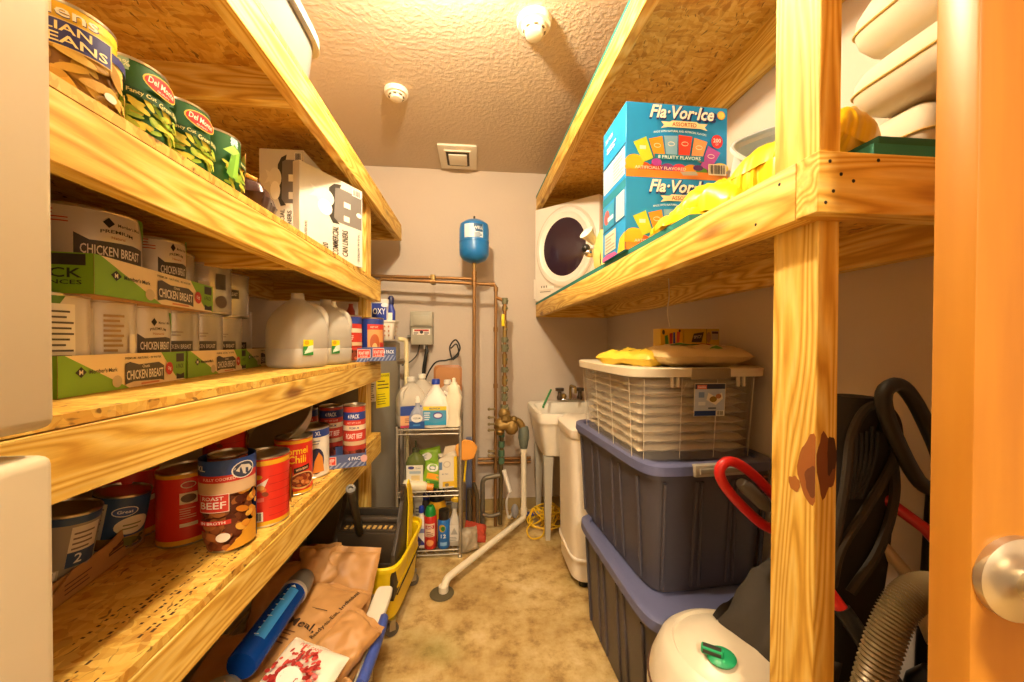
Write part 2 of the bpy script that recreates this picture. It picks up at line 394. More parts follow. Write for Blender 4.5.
TEAL = C('#1f7d74', .6)
xa = lambda y, o=0.0: .508 - .0246 * y + o
R_ = thing('timber_shelf_unit', 'pine shelf unit on the right wall carrying a dryer and blue cartons', 'shelf', (.75, 1.6, 0))
def skew(name, y0, y1, z0, z1, w=.038, m=WY):
    b = B(); b.prism([(xa(y0), y0), (xa(y0, w), y0), (xa(y1, w), y1), (xa(y1), y1)], z0, z1, m, bev=.0015); return b.build(name, R_, world=True)
ZR, ZT = 1.5205, 2.308
skew('front_beam', .5395, 2.72, ZR - TH, ZR); skew('front_beam', .40, 2.72, ZT - TH, ZT)
b = B(); b.box((.494, .5, ZR - TH), (XR_ - .002, .5385, ZR), WX, .0015, seg=1); b.build('cross_joist', R_, world=True)
b = B(); b.box((.445, 2.722, ZR - TH), (XR_ - .002, YB - .002, ZR), WX, .0015, seg=1); b.build('cross_joist', R_, world=True)
b = B(); b.box((.445, 2.722, ZT - TH), (XR_ - .002, YB - .002, ZT), WX, .0015, seg=1); b.build('cross_joist', R_, world=True)
b = B(); b.box((.534, .539, 0), (.571, .628, ZT), WZ, .0015, seg=1); b.build('post', R_, world=True)
b = B(); b.box((XR_ - .04, .54, ZR - TH), (XR_ - .002, 2.72, ZR), WY, .0015, seg=1); b.build('wall_ledger', R_, world=True)
b = B(); b.box((XR_ - .04, .45, ZT - .14), (XR_ - .002, 2.72, ZT), WY, .0015, seg=1); b.build('wall_ledger', R_, world=True)
def board(name, pts, z0, z1):
    b = B(); b.prism(pts, z0, z1, OSB); ti = b.mi(TEAL)
    for f in b.bm.faces:
        f.normal_update()
        if abs(f.normal.z) < .5: f.material_index = ti
    return b.build(name, R_, world=True)
board('shelf_board', [(.585, .502), (XR_ - .002, .502), (XR_ - .002, 2.75), (xa(2.75), 2.75), (xa(.82), .82), (.585, .80)], ZR, ZR + DK)
board('shelf_board', [(xa(.4), .40), (XR_ - .002, .40), (XR_ - .002, 2.75), (xa(2.75), 2.75)], ZT, ZT + DK)
def blob(cx, cz, rx, rz, seed, n=26): return [(cx + rx * q * math.cos(a), cz + rz * q * math.sin(a)) for k in range(n) for a in [2 * PI * k / n] for q in [1 + .45 * noise.noise(Vector((1.4 * math.cos(a) + seed, 1.4 * math.sin(a), seed)))]]
clip = lambda P, lo, hi: [(min(max(x, lo), hi), z) for x, z in P]
b = B()
b.decal([('p', clip(blob(.012, -.015, .024, .05, 1), -.06, .0188), C('#9a5a20', .8)), ('p', clip(blob(.012, -.03, .012, .022, 4), -.06, .0188), C('#6e3a14', .85)), ('p', blob(-.02, -.045, .012, .012, 7), C('#a8682a', .7))], flat((.534, .558, 1.05), (0, -1, 0), (0, 0, 1)))
b.decal([('p', clip(blob(0, 0, .016, .052, 9), -.0178, .0178), C('#7a4218', .8)), ('p', clip(blob(.008, .012, .009, .030, 12), -.0178, .0178), C('#48260e', .85))], flat((.5525, .539, 1.05), (1, 0, 0), (0, 0, 1))); b.build('bark_patch', R_, world=True)
# nail heads and a knot hole on the near end
b = B()
for x, z in ((.512, 1.505), (.53, 1.487), (.518, 1.462), (.506, 1.445), (.59, 1.51), (.55, 1.478)):
    b.ball((x, .4995, z), .0028, BLK, 8, sc=(1, .4, 1))
for y, z in ((.57, 1.50), (.62, 1.45), (1.3, 1.47)): b.ball((xa(y), y, z), .0028, BLK, 8, sc=(.4, 1, 1))
b.build('nail_head', R_, world=True)

# ------------------------------------------------------------------ left foreground: refrigerator; right foreground: door
CREAM = C('#c2b294', .4)
t = thing('refrigerator', 'cream refrigerator with two doors at the left edge of the picture', 'refrigerator', (-.75, .06, 0))
b = B(); b.box((-1.03, -.33, .02), (-.485, .432, 1.78), CREAM, .01); b.build('cabinet', t, world=True)
b = B(); b.box((-.482, -.34, 1.152), (-.42, .422, 1.79), CREAM, .012, seg=3); d = b.build('freezer_door', t, world=True)
b = B(); b.box((-.482, -.34, .08), (-.42, .420, 1.128), CREAM, .012, seg=3); e = b.build('fridge_door', t, world=True)
for dd, z0, z1 in ((d, 1.2, 1.5), (e, .75, 1.08)):
    b = B(); b.tube(elbow([(-.425, -.28, z0), (-.375, -.28, z0), (-.375, -.28, z1), (-.425, -.28, z1)], .02), .011, CREAM); b.build('handle', dd, world=True)

VARN = NT('varnished_door'); vv = VARN.coords((7, 7, .7)); n1 = VARN.n('ShaderNodeTexNoise', Scale=2.2, Detail=4.0); VARN.l(vv, n1.inputs['Vector'])
VARN.l(VARN.ramp(n1.outputs['Fac'], [(.3, '#a8691e'), (.5, '#b87a26'), (.7, '#c48730')]), VARN.b.inputs['Base Color']); VARN.b.inputs['Roughness'].default_value = .4
DA = math.atan2(-.10, 1.0)
t = thing('door_1', 'open varnished wooden door at the right edge with a satin knob', 'door', (.475, .315, 0), DA); t['kind'] = 'structure'
b = B(); b.box((0, -.002, .01), (.55, .036, 2.05), VARN.m, .003); b.build('door_leaf', t)
SAT = C('#cfc6b4', .3, .85)
k = B(); k.lathe([(0, 0), (.034, 0), (.034, .006), (.028, .010), (.014, .012), (.012, .026), (.02, .03), (.033, .040), (.037, .052), (.034, .062), (.022, .067), (.012, .066), (0, .066)], SAT, 36, M=T(.041, -.002, 1.016) @ RX(90) @ Matrix.Scale(1.18, 4)); k.build('door_knob', t)

# ------------------------------------------------------------------ ceiling fittings
def detector(loc, r, h, label):
    t = thing('smoke_detector', label, 'smoke detector', loc, group='detectors on the ceiling')
    b = B(); b.lathe([(0, 0), (r, 0), (r, -.012), (r * .93, -.022), (0, -.022)], OFF, 36); b.build('base_plate', t)
    b = B(); b.lathe([(r * .72, -.02), (r * .70, -h * .6), (r * .55, -h * .72), (r * .5, -h * .95), (r * .42, -h), (0, -h)], OFF, 36)
    b.build('sensor_head', t)
    b = B()
    for k in range(8):
        a = k * PI / 4; b.box((-.007, -.003, -.004), (.007, .003, .006), C('#6b5c40', .6), 0, T(r * .60 * math.cos(a), r * .60 * math.sin(a), -h * .66) @ RZ(math.degrees(a) + 90))
    b.build('sensor_slot', t)
detector((.225, 1.46, H), .068, .062, 'large cream smoke detector on the ceiling, the one nearer the camera')
detector((-.398, 1.93, H), .058, .044, 'small round smoke detector above the end of the left shelf')
t = thing('exhaust_vent', 'square cream exhaust vent in the ceiling by the back wall', 'vent', (-.122, 2.56, H))
b = B(); b.box((-.125, -.16, -.014), (.125, .16, 0), OFF, .005); b.build('cover_plate', t)
b = B(); b.box((-.082, -.105, -.017), (.082, .105, -.0135), C('#51452f', .7)); b.build('opening', t)
b = B(); b.box((-.085, -.108, -.022), (.085, -.098, -.012), OFF); b.box((-.085, .098, -.022), (.085, .108, -.012), OFF); b.box((-.085, -.1, -.022), (-.076, .1, -.012), OFF); b.box((.076, -.1, -.022), (.085, .1, -.012), OFF)
b.box((-.06, -.07, -.030), (.06, .07, -.020), OFF, .003); b.build('louvre', t)

# ------------------------------------------------------------------ pipes, tank and electrical gear on the back wall
def pipe(b, pts, r=.0115, m=COPPER, er=.025): b.tube(elbow(pts, er), r, m, 10); return b
def collar(b, p, axis, r=.0155, l=.03, m=COPPER):
    M = T(*p) @ {'z': Matrix(), 'x': RY(90), 'y': RX(90)}[axis]
    b.lathe([(0, -l/2), (r, -l/2), (r, l/2), (0, l/2)], m, 14, M=M)
PY = 2.52
t = thing('water_piping', 'copper pipe run from the left shelf across and down the back wall', 'pipe', (-.3, PY, 0))
b = B(); pipe(b, [(-.70, 2.58, 1.684), (-.012, 2.55, 1.672)]); collar(b, (-.30, 2.565, 1.676), 'x'); b.build('upper_pipe', t, world=True)
b = B(); pipe(b, [(-.634, PY, 1.50), (-.634, PY, 1.655), (.133, PY, 1.632), (.133, PY, 0)], er=.03)
for p, a in (((-.634, PY, 1.63), 'z'), ((-.285, PY, 1.645), 'x'), ((.11, PY, 1.633), 'x'), ((.133, PY, 1.60), 'z'), ((.133, PY, 1.33), 'z'), ((.133, PY, .95), 'z')): collar(b, p, a)
b.build('lower_pipe', t, world=True)
b = B(); pipe(b, [(-.012, 2.46, 1.75), (-.012, 2.46, .02)])
for z in (1.69, 1.655, 1.62): collar(b, (-.012, 2.46, z), 'z', .0165)
b.build('tank_riser', t, world=True)
b = B(); b.box((-.30, 2.508, 1.63), (-.27, 2.578, 1.69), BRASS, .004); b.build('pipe_clamp', t, world=True)
BLUE = C('#1f73b8', .3)
t = thing('expansion_tank', 'small bright blue expansion tank standing on the copper pipe', 'tank', (-.012, 2.46, 1.74))
b = B(); b.lathe([(0, .02), (.03, .022), (.075, .04), (.095, .07), (.0965, .10), (.0965, .148), (.0985, .150), (.0985, .156), (.0965, .158), (.0965, .235), (.09, .268), (.06, .29), (.02, .297), (0, .297)], BLUE, 40); b.build('tank_body', t)
b = B(); b.lathe([(0, -.02), (.013, -.02), (.013, .03), (0, .03)], BRASS, 14); b.build('fitting', t)
b = B(); b.lathe([(0, .295), (.007, .295), (.006, .325), (0, .327)], BLK, 10); b.build('valve_stem', t)
b = B(); b.decal([('r', -.062, .165, .062, .25, '#d9e0e4'), ('r', .0, .2, .06, .25, '#27547c'), ('e', -.02, .205, .03, .03, '#f3eee2'), ('t', 'WELL', .03, .225, .018, '#f3eee2'), ('r', -.028, .165, -.006, .25, '#f7f2e8'), *bars(.005, .167, .058, .197, 4, '#3a6288')], cyl(.0967, -92), .01); b.build('label', t)

GRN = C('#4c6a4e', .6); VERD = C('#7d7a5a', .6, .4)
t = thing('backflow_valve', 'brass and green backflow valve assembly on the vertical pipe beside the sink', 'valve', (.20, 2.5, 0))
b = B(); pipe(b, [(.135, PY, 1.545), (.192, 2.5, 1.52), (.192, 2.5, .74)], .012, C('#9a6a38', .4, .7), .03)
pipe(b, [(.175, 2.5, .66), (.165, 2.5, .02)], .014, C('#6a5a38', .5, .5)); b.build('riser', t, world=True)
b = B()
for z, r, l in ((1.52, .02, .04), (1.47, .018, .03), (1.33, .016, .12), (1.26, .022, .035), (1.205, .024, .05), (1.13, .018, .07), (1.06, .023, .035), (.99, .018, .06), (.93, .023, .035), (.875, .02, .05), (.80, .026, .05)):
    b = B(); collar(b, (.192, 2.5, z), 'z', r, l, VERD if r > .019 else BRASS); b.ball((.192 + r * .7, 2.485, z), r * .5, VERD, 8); b.build('union', t, world=True)
for z in (.63, .56, .5, .45): b = B(); collar(b, (.172, 2.5, z), 'z', .021, .04, GRN); b.build('union', t, world=True)
b = B(); b.ball((.19, 2.49, .765), .042, BRASS, 12, sc=(1, .8, 1)); b.ball((.165, 2.47, .70), .046, BRASS, 9); b.ball((.235, 2.45, .68), .048, BRASS, 10); b.ball((.20, 2.45, .735), .038, C('#8a6c34', .5, .6), 8); b.ball((.16, 2.46, .655), .03, C('#8a6c34', .5, .6), 9); b.ball((.25, 2.45, .735), .026, C('#8a6c34', .5, .6), 9)
b.lathe([(0, -.05), (.03, -.05), (.034, 0), (.03, .05), (0, .05)], BRASS, 16, M=T(.20, 2.45, .70) @ RY(80)); b.tube(elbow([(.21, 2.48, .73), (.30, 2.48, .715), (.318, 2.48, .64)], .04), .024, BRASS); b.build('valve_body', t, world=True)
b = B(); b.lathe([(0, .53), (.022, .53), (.028, .55), (.032, .58), (.038, .60), (.036, .65), (.028, .68), (0, .685)], C('#6e7568', .5, .2), 20, c=(.32, 2.48, 0)); b.build('relief_valve', t, world=True)
b = B()
for z in (.80, .745, .70, .66, .52, .49):
    b.box((.088, 2.47, z - .006), (.128, 2.49, z + .006), C('#8c7a55', .5, .6), .003); b.ball((.088, 2.48, z), .011, C('#8c7a55', .5, .6), 10)
b.build('test_cock', t, world=True)
b = B(); b.box((.168, 2.468, 1.35), (.188, 2.480, 1.43), C('#f2d400', .5), .002, M=T(0, 0, 0)); b.build('tag', t, world=True)
b = B(); pipe(b, [(-.012 + .03, 2.70, .40), (.40, 2.70, .40)], .011); pipe(b, [(.018, 2.70, .37), (.40, 2.70, .37)], .011); b.build('low_pipe', t, world=True)
b = B(); pipe(b, [(.16, 2.47, .36), (.045, 2.47, .345), (.045, 2.47, .02)], .016, C('#7a7160', .5, .6), .04); pipe(b, [(.16, 2.44, .12), (.10, 2.44, .10), (.045, 2.44, .12)], .012, C('#7a7160', .5, .6)); b.build('bypass_pipe', t, world=True)
b = B(); b.tube([(.185, 2.45, .40), (.225, 2.44, .26)], .014, WH); b.tube(bez([(.225, 2.44, .26), (.20, 2.42, .20), (.215, 2.42, .10), (.245, 2.42, .14)]), .008, C('#b9b2a6', .5)); b.ball((.255, 2.42, .14), .026, C('#8d8a8c', .5), 12, sc=(1, 1, 1.8)); b.build('drain_hose', t, world=True)
b = B(); pipe(b, [(-.04, 2.42, .30), (-.04, 2.42, .02)], .016, C('#6f6450', .5, .5)); pipe(b, [(-.012, 2.40, .34), (.012, 2.40, .25), (.012, 2.40, .03)], .013, C('#6f6450', .5, .5)); b.build('stub_pipe', t, world=True)
PVC = C('#ece0c6', .4)
t = thing('drain_pipe', 'white plastic drain pipe running down from the valve and across the floor', 'pipe', (.32, 2.48, 0))
b = B(); pipe(b, [(.32, 2.48, .54), (.322, 2.48, .065), (-.143, 1.884, .058), (-.158, 1.865, .02)], .0185, PVC, .03); b.build('pipe_run', t, world=True)
b = B(); collar(b, (.32, 2.48, .525), 'z', .023, .04, PVC); b.build('coupling', t, world=True)
b = B(); collar(b, (.322, 2.48, .11), 'z', .023, .04, PVC); b.build('coupling', t, world=True)
b = B(); collar(b, (-.158, 1.865, .018), 'z', .024, .034, PVC); b.build('coupling', t, world=True)
b = B(); b.lathe([(0, 0), (.055, 0), (.06, .004), (.045, .009), (.02, .006), (0, .006)], C('#5d5236', .6), 24, c=(-.165, 1.855, 0)); b.build('floor_drain', t, world=True)

BOXG = C('#b3ab95', .5)
t = thing('electrical_box', 'grey electrical disconnect box on the back wall', 'electrical box', (-.38, YB, 1.34))
b = B(); b.box((-.075, -.09, -.115), (.075, 0, .12), BOXG, .006); b.build('enclosure', t)
b = B(); b.box((-.078, -.105, .01), (.078, -.088, .118), BOXG, .008); b.box((-.055, -.112, .02), (.055, -.104, .09), BOXG, .008); b.build('cover_flap', t)
b = B(); b.decal([('r', -.06, -.045, .06, -.005, '#efe6d6'), ('r', -.05, -.02, .05, -.008, '#c8402c'), ('e', 0, -.026, .012, .012, '#3a3a3a'), *bars(-.055, -.043, -.02, -.022, 3, '#555'[:1] + '555555'), *bars(.018, -.043, .055, -.022, 3, '#555555')], flat((0, -.0905, 0), (1, 0, 0), (0, 0, 1))); b.build('warning_label', t)
b = B(); b.lathe([(0, 0), (.014, 0), (.014, .03), (0, .03)], STEEL, 12, M=T(-.075, -.045, -.06) @ RY(-90)); b.build('connector', t)
t = thing('flexible_conduit', 'black flexible conduit looping down from the electrical box', 'cable', (-.36, 2.7, 1.2))
b = B(); b.tube(bez([(-.365, 2.70, 1.225), (-.345, 2.69, 1.19), (-.35, 2.68, 1.15), (-.365, 2.68, 1.05), (-.36, 2.68, .98), (-.34, 2.67, .93)]), .013, BLK); b.lathe([(0, -.02), (.02, -.02), (.02, .02), (0, .02)], STEEL, 12, c=(-.365, 2.70, 1.215)); b.build('conduit_run', t, world=True)
b = B(); b.tube(bez([(-.40, 2.72, 1.225), (-.42, 2.71, 1.15), (-.47, 2.70, 1.10), (-.52, 2.70, 1.08)]), .0045, C('#4b4438', .5)); b.build('thin_wire', t, world=True)
t = thing('power_cable', 'black power cable looping over the brown board', 'cable', (-.2, 2.6, 1.0))
b = B(); b.tube(bez([(-.36, 2.66, .86), (-.35, 2.64, .98), (-.28, 2.60, 1.10), (-.20, 2.60, 1.12), (-.15, 2.61, 1.14), (-.11, 2.62, 1.20), (-.14, 2.62, 1.26), (-.18, 2.62, 1.21), (-.165, 2.62, 1.12)]), .0055, BLK, 8)
b.tube(bez([(-.16, 2.61, 1.12), (-.12, 2.62, 1.16), (-.135, 2.63, 1.23), (-.175, 2.63, 1.20)]), .005, BLK, 8); b.build('cord', t, world=True)
t = thing('wooden_board', 'brown board with rounded corners leaning on the wall behind the jugs', 'board', (-.19, 2.55, .76), rot=(math.radians(-6), 0, 0))
b = B(); pts = []
for cx, cz, a0 in ((.065, .01, -90), (.065, .30, 0), (-.065, .30, 90), (-.065, .01, 180)):
    for k in range(6): a = math.radians(a0 + k * 18); pts.append((cx + .03 * math.cos(a), cz + .03 * math.sin(a)))
b.prism(pts, -.01, .01, C('#a66a35', .45), M=RX(90), bev=.004); b.build('board_panel', t)
b = B(); b.prism([(x * .84, .16 + (z - .16) * .9) for x, z in pts], .0098, .0112, C('#b87b40', .5), M=RX(90)); b.build('inset', t)

# water heater behind the shelf end
HG = C('#8f897c', .5)
t = thing('water_heater', 'tall grey water heater in the back left corner', 'water heater', (-.752, 2.42, 0))
b = B(); b.lathe([(0, .05), (.262, .05), (.268, .06), (.268, 1.235), (.25, 1.25), (0, 1.255)], HG, 56); b.build('jacket', t)
for k in range(3):
    a = k * 2 * PI / 3; b = B(); b.lathe([(0, 0), (.03, 0), (.03, .05), (0, .05)], BLK, 12, c=(.2 * math.cos(a), .2 * math.sin(a), 0)); b.build('foot', t)
b = B(); b.decal([('r', -.048, .86, .048, 1.06, '#f4e21a'), ('t', 'ENERGYGUIDE', 0, 1.045, .012, '#1a1a10', .085), *bars(-.04, .97, .04, 1.03, 3, '#3a3614', 2, .3), *bars(-.04, .88, .04, .95, 5, '#6a6218', 4, .25)], cyl(.2685, -38), .012); b.build('energy_sticker', t)
b = B(); b.decal([('r', -.03, .90, .03, 1.03, '#e6e2d8'), *bars(-.024, .91, .024, 1.02, 9, '#77736a')], cyl(.2685, -55), .012); b.build('rating_label', t)
b = B(); pipe(b, [(.2, -.09, 1.12), (.29, .02, 1.12)], .02, STEEL, .01); b.build('relief_valve', t)
b = B(); pipe(b, [(.262, 0, 1.262), (.31, .02, 1.258), (.312, .02, .12)], .0145, C('#ead9a6', .45), .03); b.build('discharge_pipe', t)

# ------------------------------------------------------------------ tinned food
D1, D2, D3, D4, DR = ZS[0] + DK, ZS[1] + DK, ZS[2] + DK, ZS[3] + DK, ZR + DK
def can(label, loc, r, h, wrap, shapes, face, name='food_can', group=None, M=None, wrap_z=(.006, None), ridges=False, cat='can', rot=None, metal=None):
    t = thing(name, label, cat, loc, 0, group, rot)
    m = metal or TIN; b = B()
    prof = [(0, .004), (r * .9, .004), (r * .93, 0), (r + .001, .0015), (r + .001, .005), (r - .001, .007)]
    if ridges:
        z = .02
        while z < h - .03: prof += [(r - .001, z), (r - .0025, z + .004), (r - .001, z + .008)]; z += .016
    prof += [(r - .001, h - .007), (r + .001, h - .005), (r + .001, h - .0015), (r * .95, h), (r * .93, h - .005), (r * .8, h - .006), (r * .76, h - .0045), (r * .5, h - .006), (0, h - .006)]
    b.lathe(prof, m, 40); b.build('tin', t)
    z0 = wrap_z[0]; z1 = wrap_z[1] or h - .006
    wm = wrap if not isinstance(wrap, str) else C(wrap, .35)
    b = B(); n = 48
    vs = [(r * 1.001 * math.cos(2 * PI * k / n), r * 1.001 * math.sin(2 * PI * k / n), z) for z in (z0, z1) for k in range(n)]
    b.raw(vs, [(k, (k + 1) % n, n + (k + 1) % n, n + k) for k in range(n)], wm)
    lim = PI * r * .99; shapes = [('r', max(q[1], -lim), q[2], min(q[3], lim), q[4], q[5]) if q[0] == 'r' else q for q in shapes]
    b.decal(shapes, cyl(r * 1.001, face), .008); b.build('paper_label', t); return t
def beans(u0, v0, u1, v1, n, cols, seed, ln=.016, wd=.0045):
    rnd = random.Random(seed); o = []
    for i in range(n): o.append(('e', rnd.uniform(u0, u1), rnd.uniform(v0, v1), ln * rnd.uniform(.7, 1.2), wd * rnd.uniform(.8, 1.2), rnd.choice(cols), rnd.uniform(-70, 20)))
    return o
ITAL = [('r', -.15, .098, .15, .114, '#f0c21c'), ('r', -.15, .006, .15, .066, '#8a5f1c'), *beans(-.09, .008, .06, .064, 60, ('#c79a35', '#d6ac48', '#a87c26', '#e0bd62'), 4, .017, .006),
        ('r', -.15, .066, .15, .078, '#2a2a70'), ('r', -.08, .052, .022, .086, '#e8c878'), ('r', -.079, .0535, .0205, .0845, '#2a2a70'),
        ('t', 'ITALIAN', -.028, .0765, .0105, '#f3dfa0', .062), ('t', 'BEANS', -.012, .062, .0115, '#f6e6b0', .058), ('t', 'Allens', -.022, .096, .016, '#3a2a60', .062), ('t', 'Allens', -.022, .0965, .0145, '#f6efe4', .06),
        ('e', .02, .014, .007, .006, '#d8d8c8')]
def GB(du=0.0): return [('r', -.16, .006, .16, .114, '#1e5a22'), ('r', -.012 + du - .03, .094, .006 + du - .03, .113, '#9cc3cf'), ('t', '22%', -.033 + du, .103, .009, '#e8f2f4'),
        *beans(-.055 + du, .012, .045 + du, .05, 60, ('#8fae2c', '#c3c43a', '#d9c944', '#a4b534'), 8, .0095, .0036),
        ('p', [(-.055 + du, .03), (-.045 + du, .02), (-.034 + du, .085), (-.042 + du, .095)], '#6da32c'), ('p', [(-.045 + du, .025), (-.037 + du, .02), (-.03 + du, .08), (-.036 + du, .088)], '#86b93a'), ('p', [(-.06 + du, .075), (-.044 + du, .07), (-.03 + du, .082), (-.045 + du, .09)], '#9fc95a'),
        ('p', [(-.03 + du, .056), (.05 + du, .050), (.05 + du, .062), (-.03 + du, .068)], '#15471a'), ('t', 'Fancy Cut', -.012 + du, .061, .008, '#e8dc90', .03), ('t', 'Green Beans', .026 + du, .0575, .008, '#e8dc90', .04),
        ('e', .012 + du, .086, .024, .0145, '#e9c24a', -8), ('e', .012 + du, .086, .022, .0128, '#c8201c', -8), ('t', 'Del Monte', .012 + du, .0875, .010, '#f7ead0', .036, -8), ('t', 'QUALITY', .012 + du, .0765, .0035, '#f7ead0', None, -8)]
can('yellow can of Italian beans with a blue band, beside the refrigerator on its shelf', (-.553, .566, D2), .0475, .116, '#e5b81e', ITAL, -26, group='vegetable cans on the second shelf')
gl = ['green can of cut green beans next to the yellow bean can', 'green can of cut beans in the middle of the three green cans', 'green can of cut beans farthest along, nearest the white cartons']
for i, (y, fc) in enumerate(((.660, -20), (.758, -30), (.853, 31))):
    can(gl[i], (-.556, y, D2), .0485, .117, '#1e5a22', GB(), fc, group='vegetable cans on the second shelf')
# dark snack tub lying beside the cans
DK1, DK2 = '#3a1d14', '#c98a2a'
t = thing('brown_bag', 'crumpled dark brown bag with gold edging between the green cans and the cartons', 'bag', (-.62, 1.03, D2 + .055), .3)
f = pillow_fn(.16, .14, .10, 4, .012, 22); b = B(); pillow(b, f, C(DK1, .35)); b.build('bag_body', t)
b = B(); b.tube([f(.1 + .8 * i / 12, .12, 1) + Vector((0, 0, .003)) for i in range(13)], .006, C(DK2, .4)); b.tube([f(.5 + .38 * math.cos(a), .5 + .36 * math.sin(a), 1) + Vector((0, 0, .001)) for a in [k * .3 for k in range(12)]], .006, C(DK2, .4)); b.build('gold_edging', t)

# white cartons of can liners
def liner_box(label, loc, rz, w, d, h, off):
    t = thing('can_liner_carton', label, 'carton', loc, rz, 'cartons of can liners')
    CW = C('#d6cfc0', .55); b = B(); b.box((0, 0, 0), (w, d, h), CW, .0015, seg=1); b.build('carton', t)
    g, dk = '#77706a', '#3b3630'
    s = [('r', w * .48, h * .48, w * .98, h * .90, g), ('p', [(w * .50, h * .92), (w * .62, h * .95), (w * .6, h * .90), (w * .52, h * .88), (w * .50, h * .52), (w * .60, h * .46), (w * .48, h * .45), (w * .40, h * .55), (w * .42, h * .85)], dk),
         ('e', w * .36, h * .72, w * .14, h * .10, '#e2dccd'), ('e', w * .36, h * .60, w * .11, h * .09, '#f7f3e8'), ('p', [(w * .12, h * .66), (w * .30, h * .70), (w * .30, h * .76), (w * .14, h * .80), (w * .2, h * .73)], '#e4decf'),
         *bars(w * .66, h * .52, w * .80, h * .86, 2, '#e8e2d4', 3, .4), ('e', w * .93, h * .66, w * .05, h * .03, '#f4efe4'),
         ('t', 'COMMERCIAL', w * .52, h * .25, w * .10, dk, h * .34, 90), ('t', 'CAN LINERS', w * .68, h * .25, w * .10, dk, h * .32, 90), ('t', '220', w * .36, h * .14, w * .09, dk, h * .10, 90),
         ('t', 'PERFORATED ROLL', w * .08, h * .24, w * .035, dk, h * .26, 90), ('t', '33 GALLON  39 x 33 IN', w * .92, h * .24, w * .04, g, h * .34, 90), *barcode(w * .80, h * .88, w * .96, h * .97)]
    b = B(); b.decal(s, flat((0, 0, 0), (1, 0, 0), (0, 0, 1)), M=Matrix()); b.build('printing', t)
    b = B(); b.box((w * .1, d * .2, h - .002), (w * .9, d * .5, h + .004), C('#b98f57', .6), 0, M=T(0, 0, 0) @ RX(3)); b.build('flap', t)
liner_box('white can liner carton standing square, left of its twin', (-.760, 1.40, D2), .0, .150, .30, .365, 0)
liner_box('white can liner carton turned toward the aisle at the shelf edge', (-.618, 1.385, D2), math.radians(63), .30, .19, .325, 0)

# shallow clear box on the top shelf
FROST = clear('frosted_plastic', '#a8a29a', .3, .35, .7)
t = thing('storage_box', 'clear storage box with a white lid on the top left shelf', 'storage box', (-.655, .985, D1))
b = B(); b.shell([(0, .15, .24, 8), (.004, .155, .245, 8), (.115, .165, .255, 8)], .004, FROST); b.build('box_body', t)
b = B(); b.squircle([(.112, .172, .262, 8), (.112, .180, .270, 8), (.138, .180, .270, 8), (.145, .172, .262, 8), (.147, .15, .24, 8)], C('#a8a299', .35)); b.build('lid', t)
f = pillow_fn(.28, .46, .085, 3, .01, 14); b = B(); pillow(b, f, C('#cfd8e2', .8), 18, T(0, 0, .05)); tag(b.build('folded_cloth', None, loc=(-.655, .985, D1)), 'pale blue folded cloth inside the clear box on the top shelf', 'cloth')

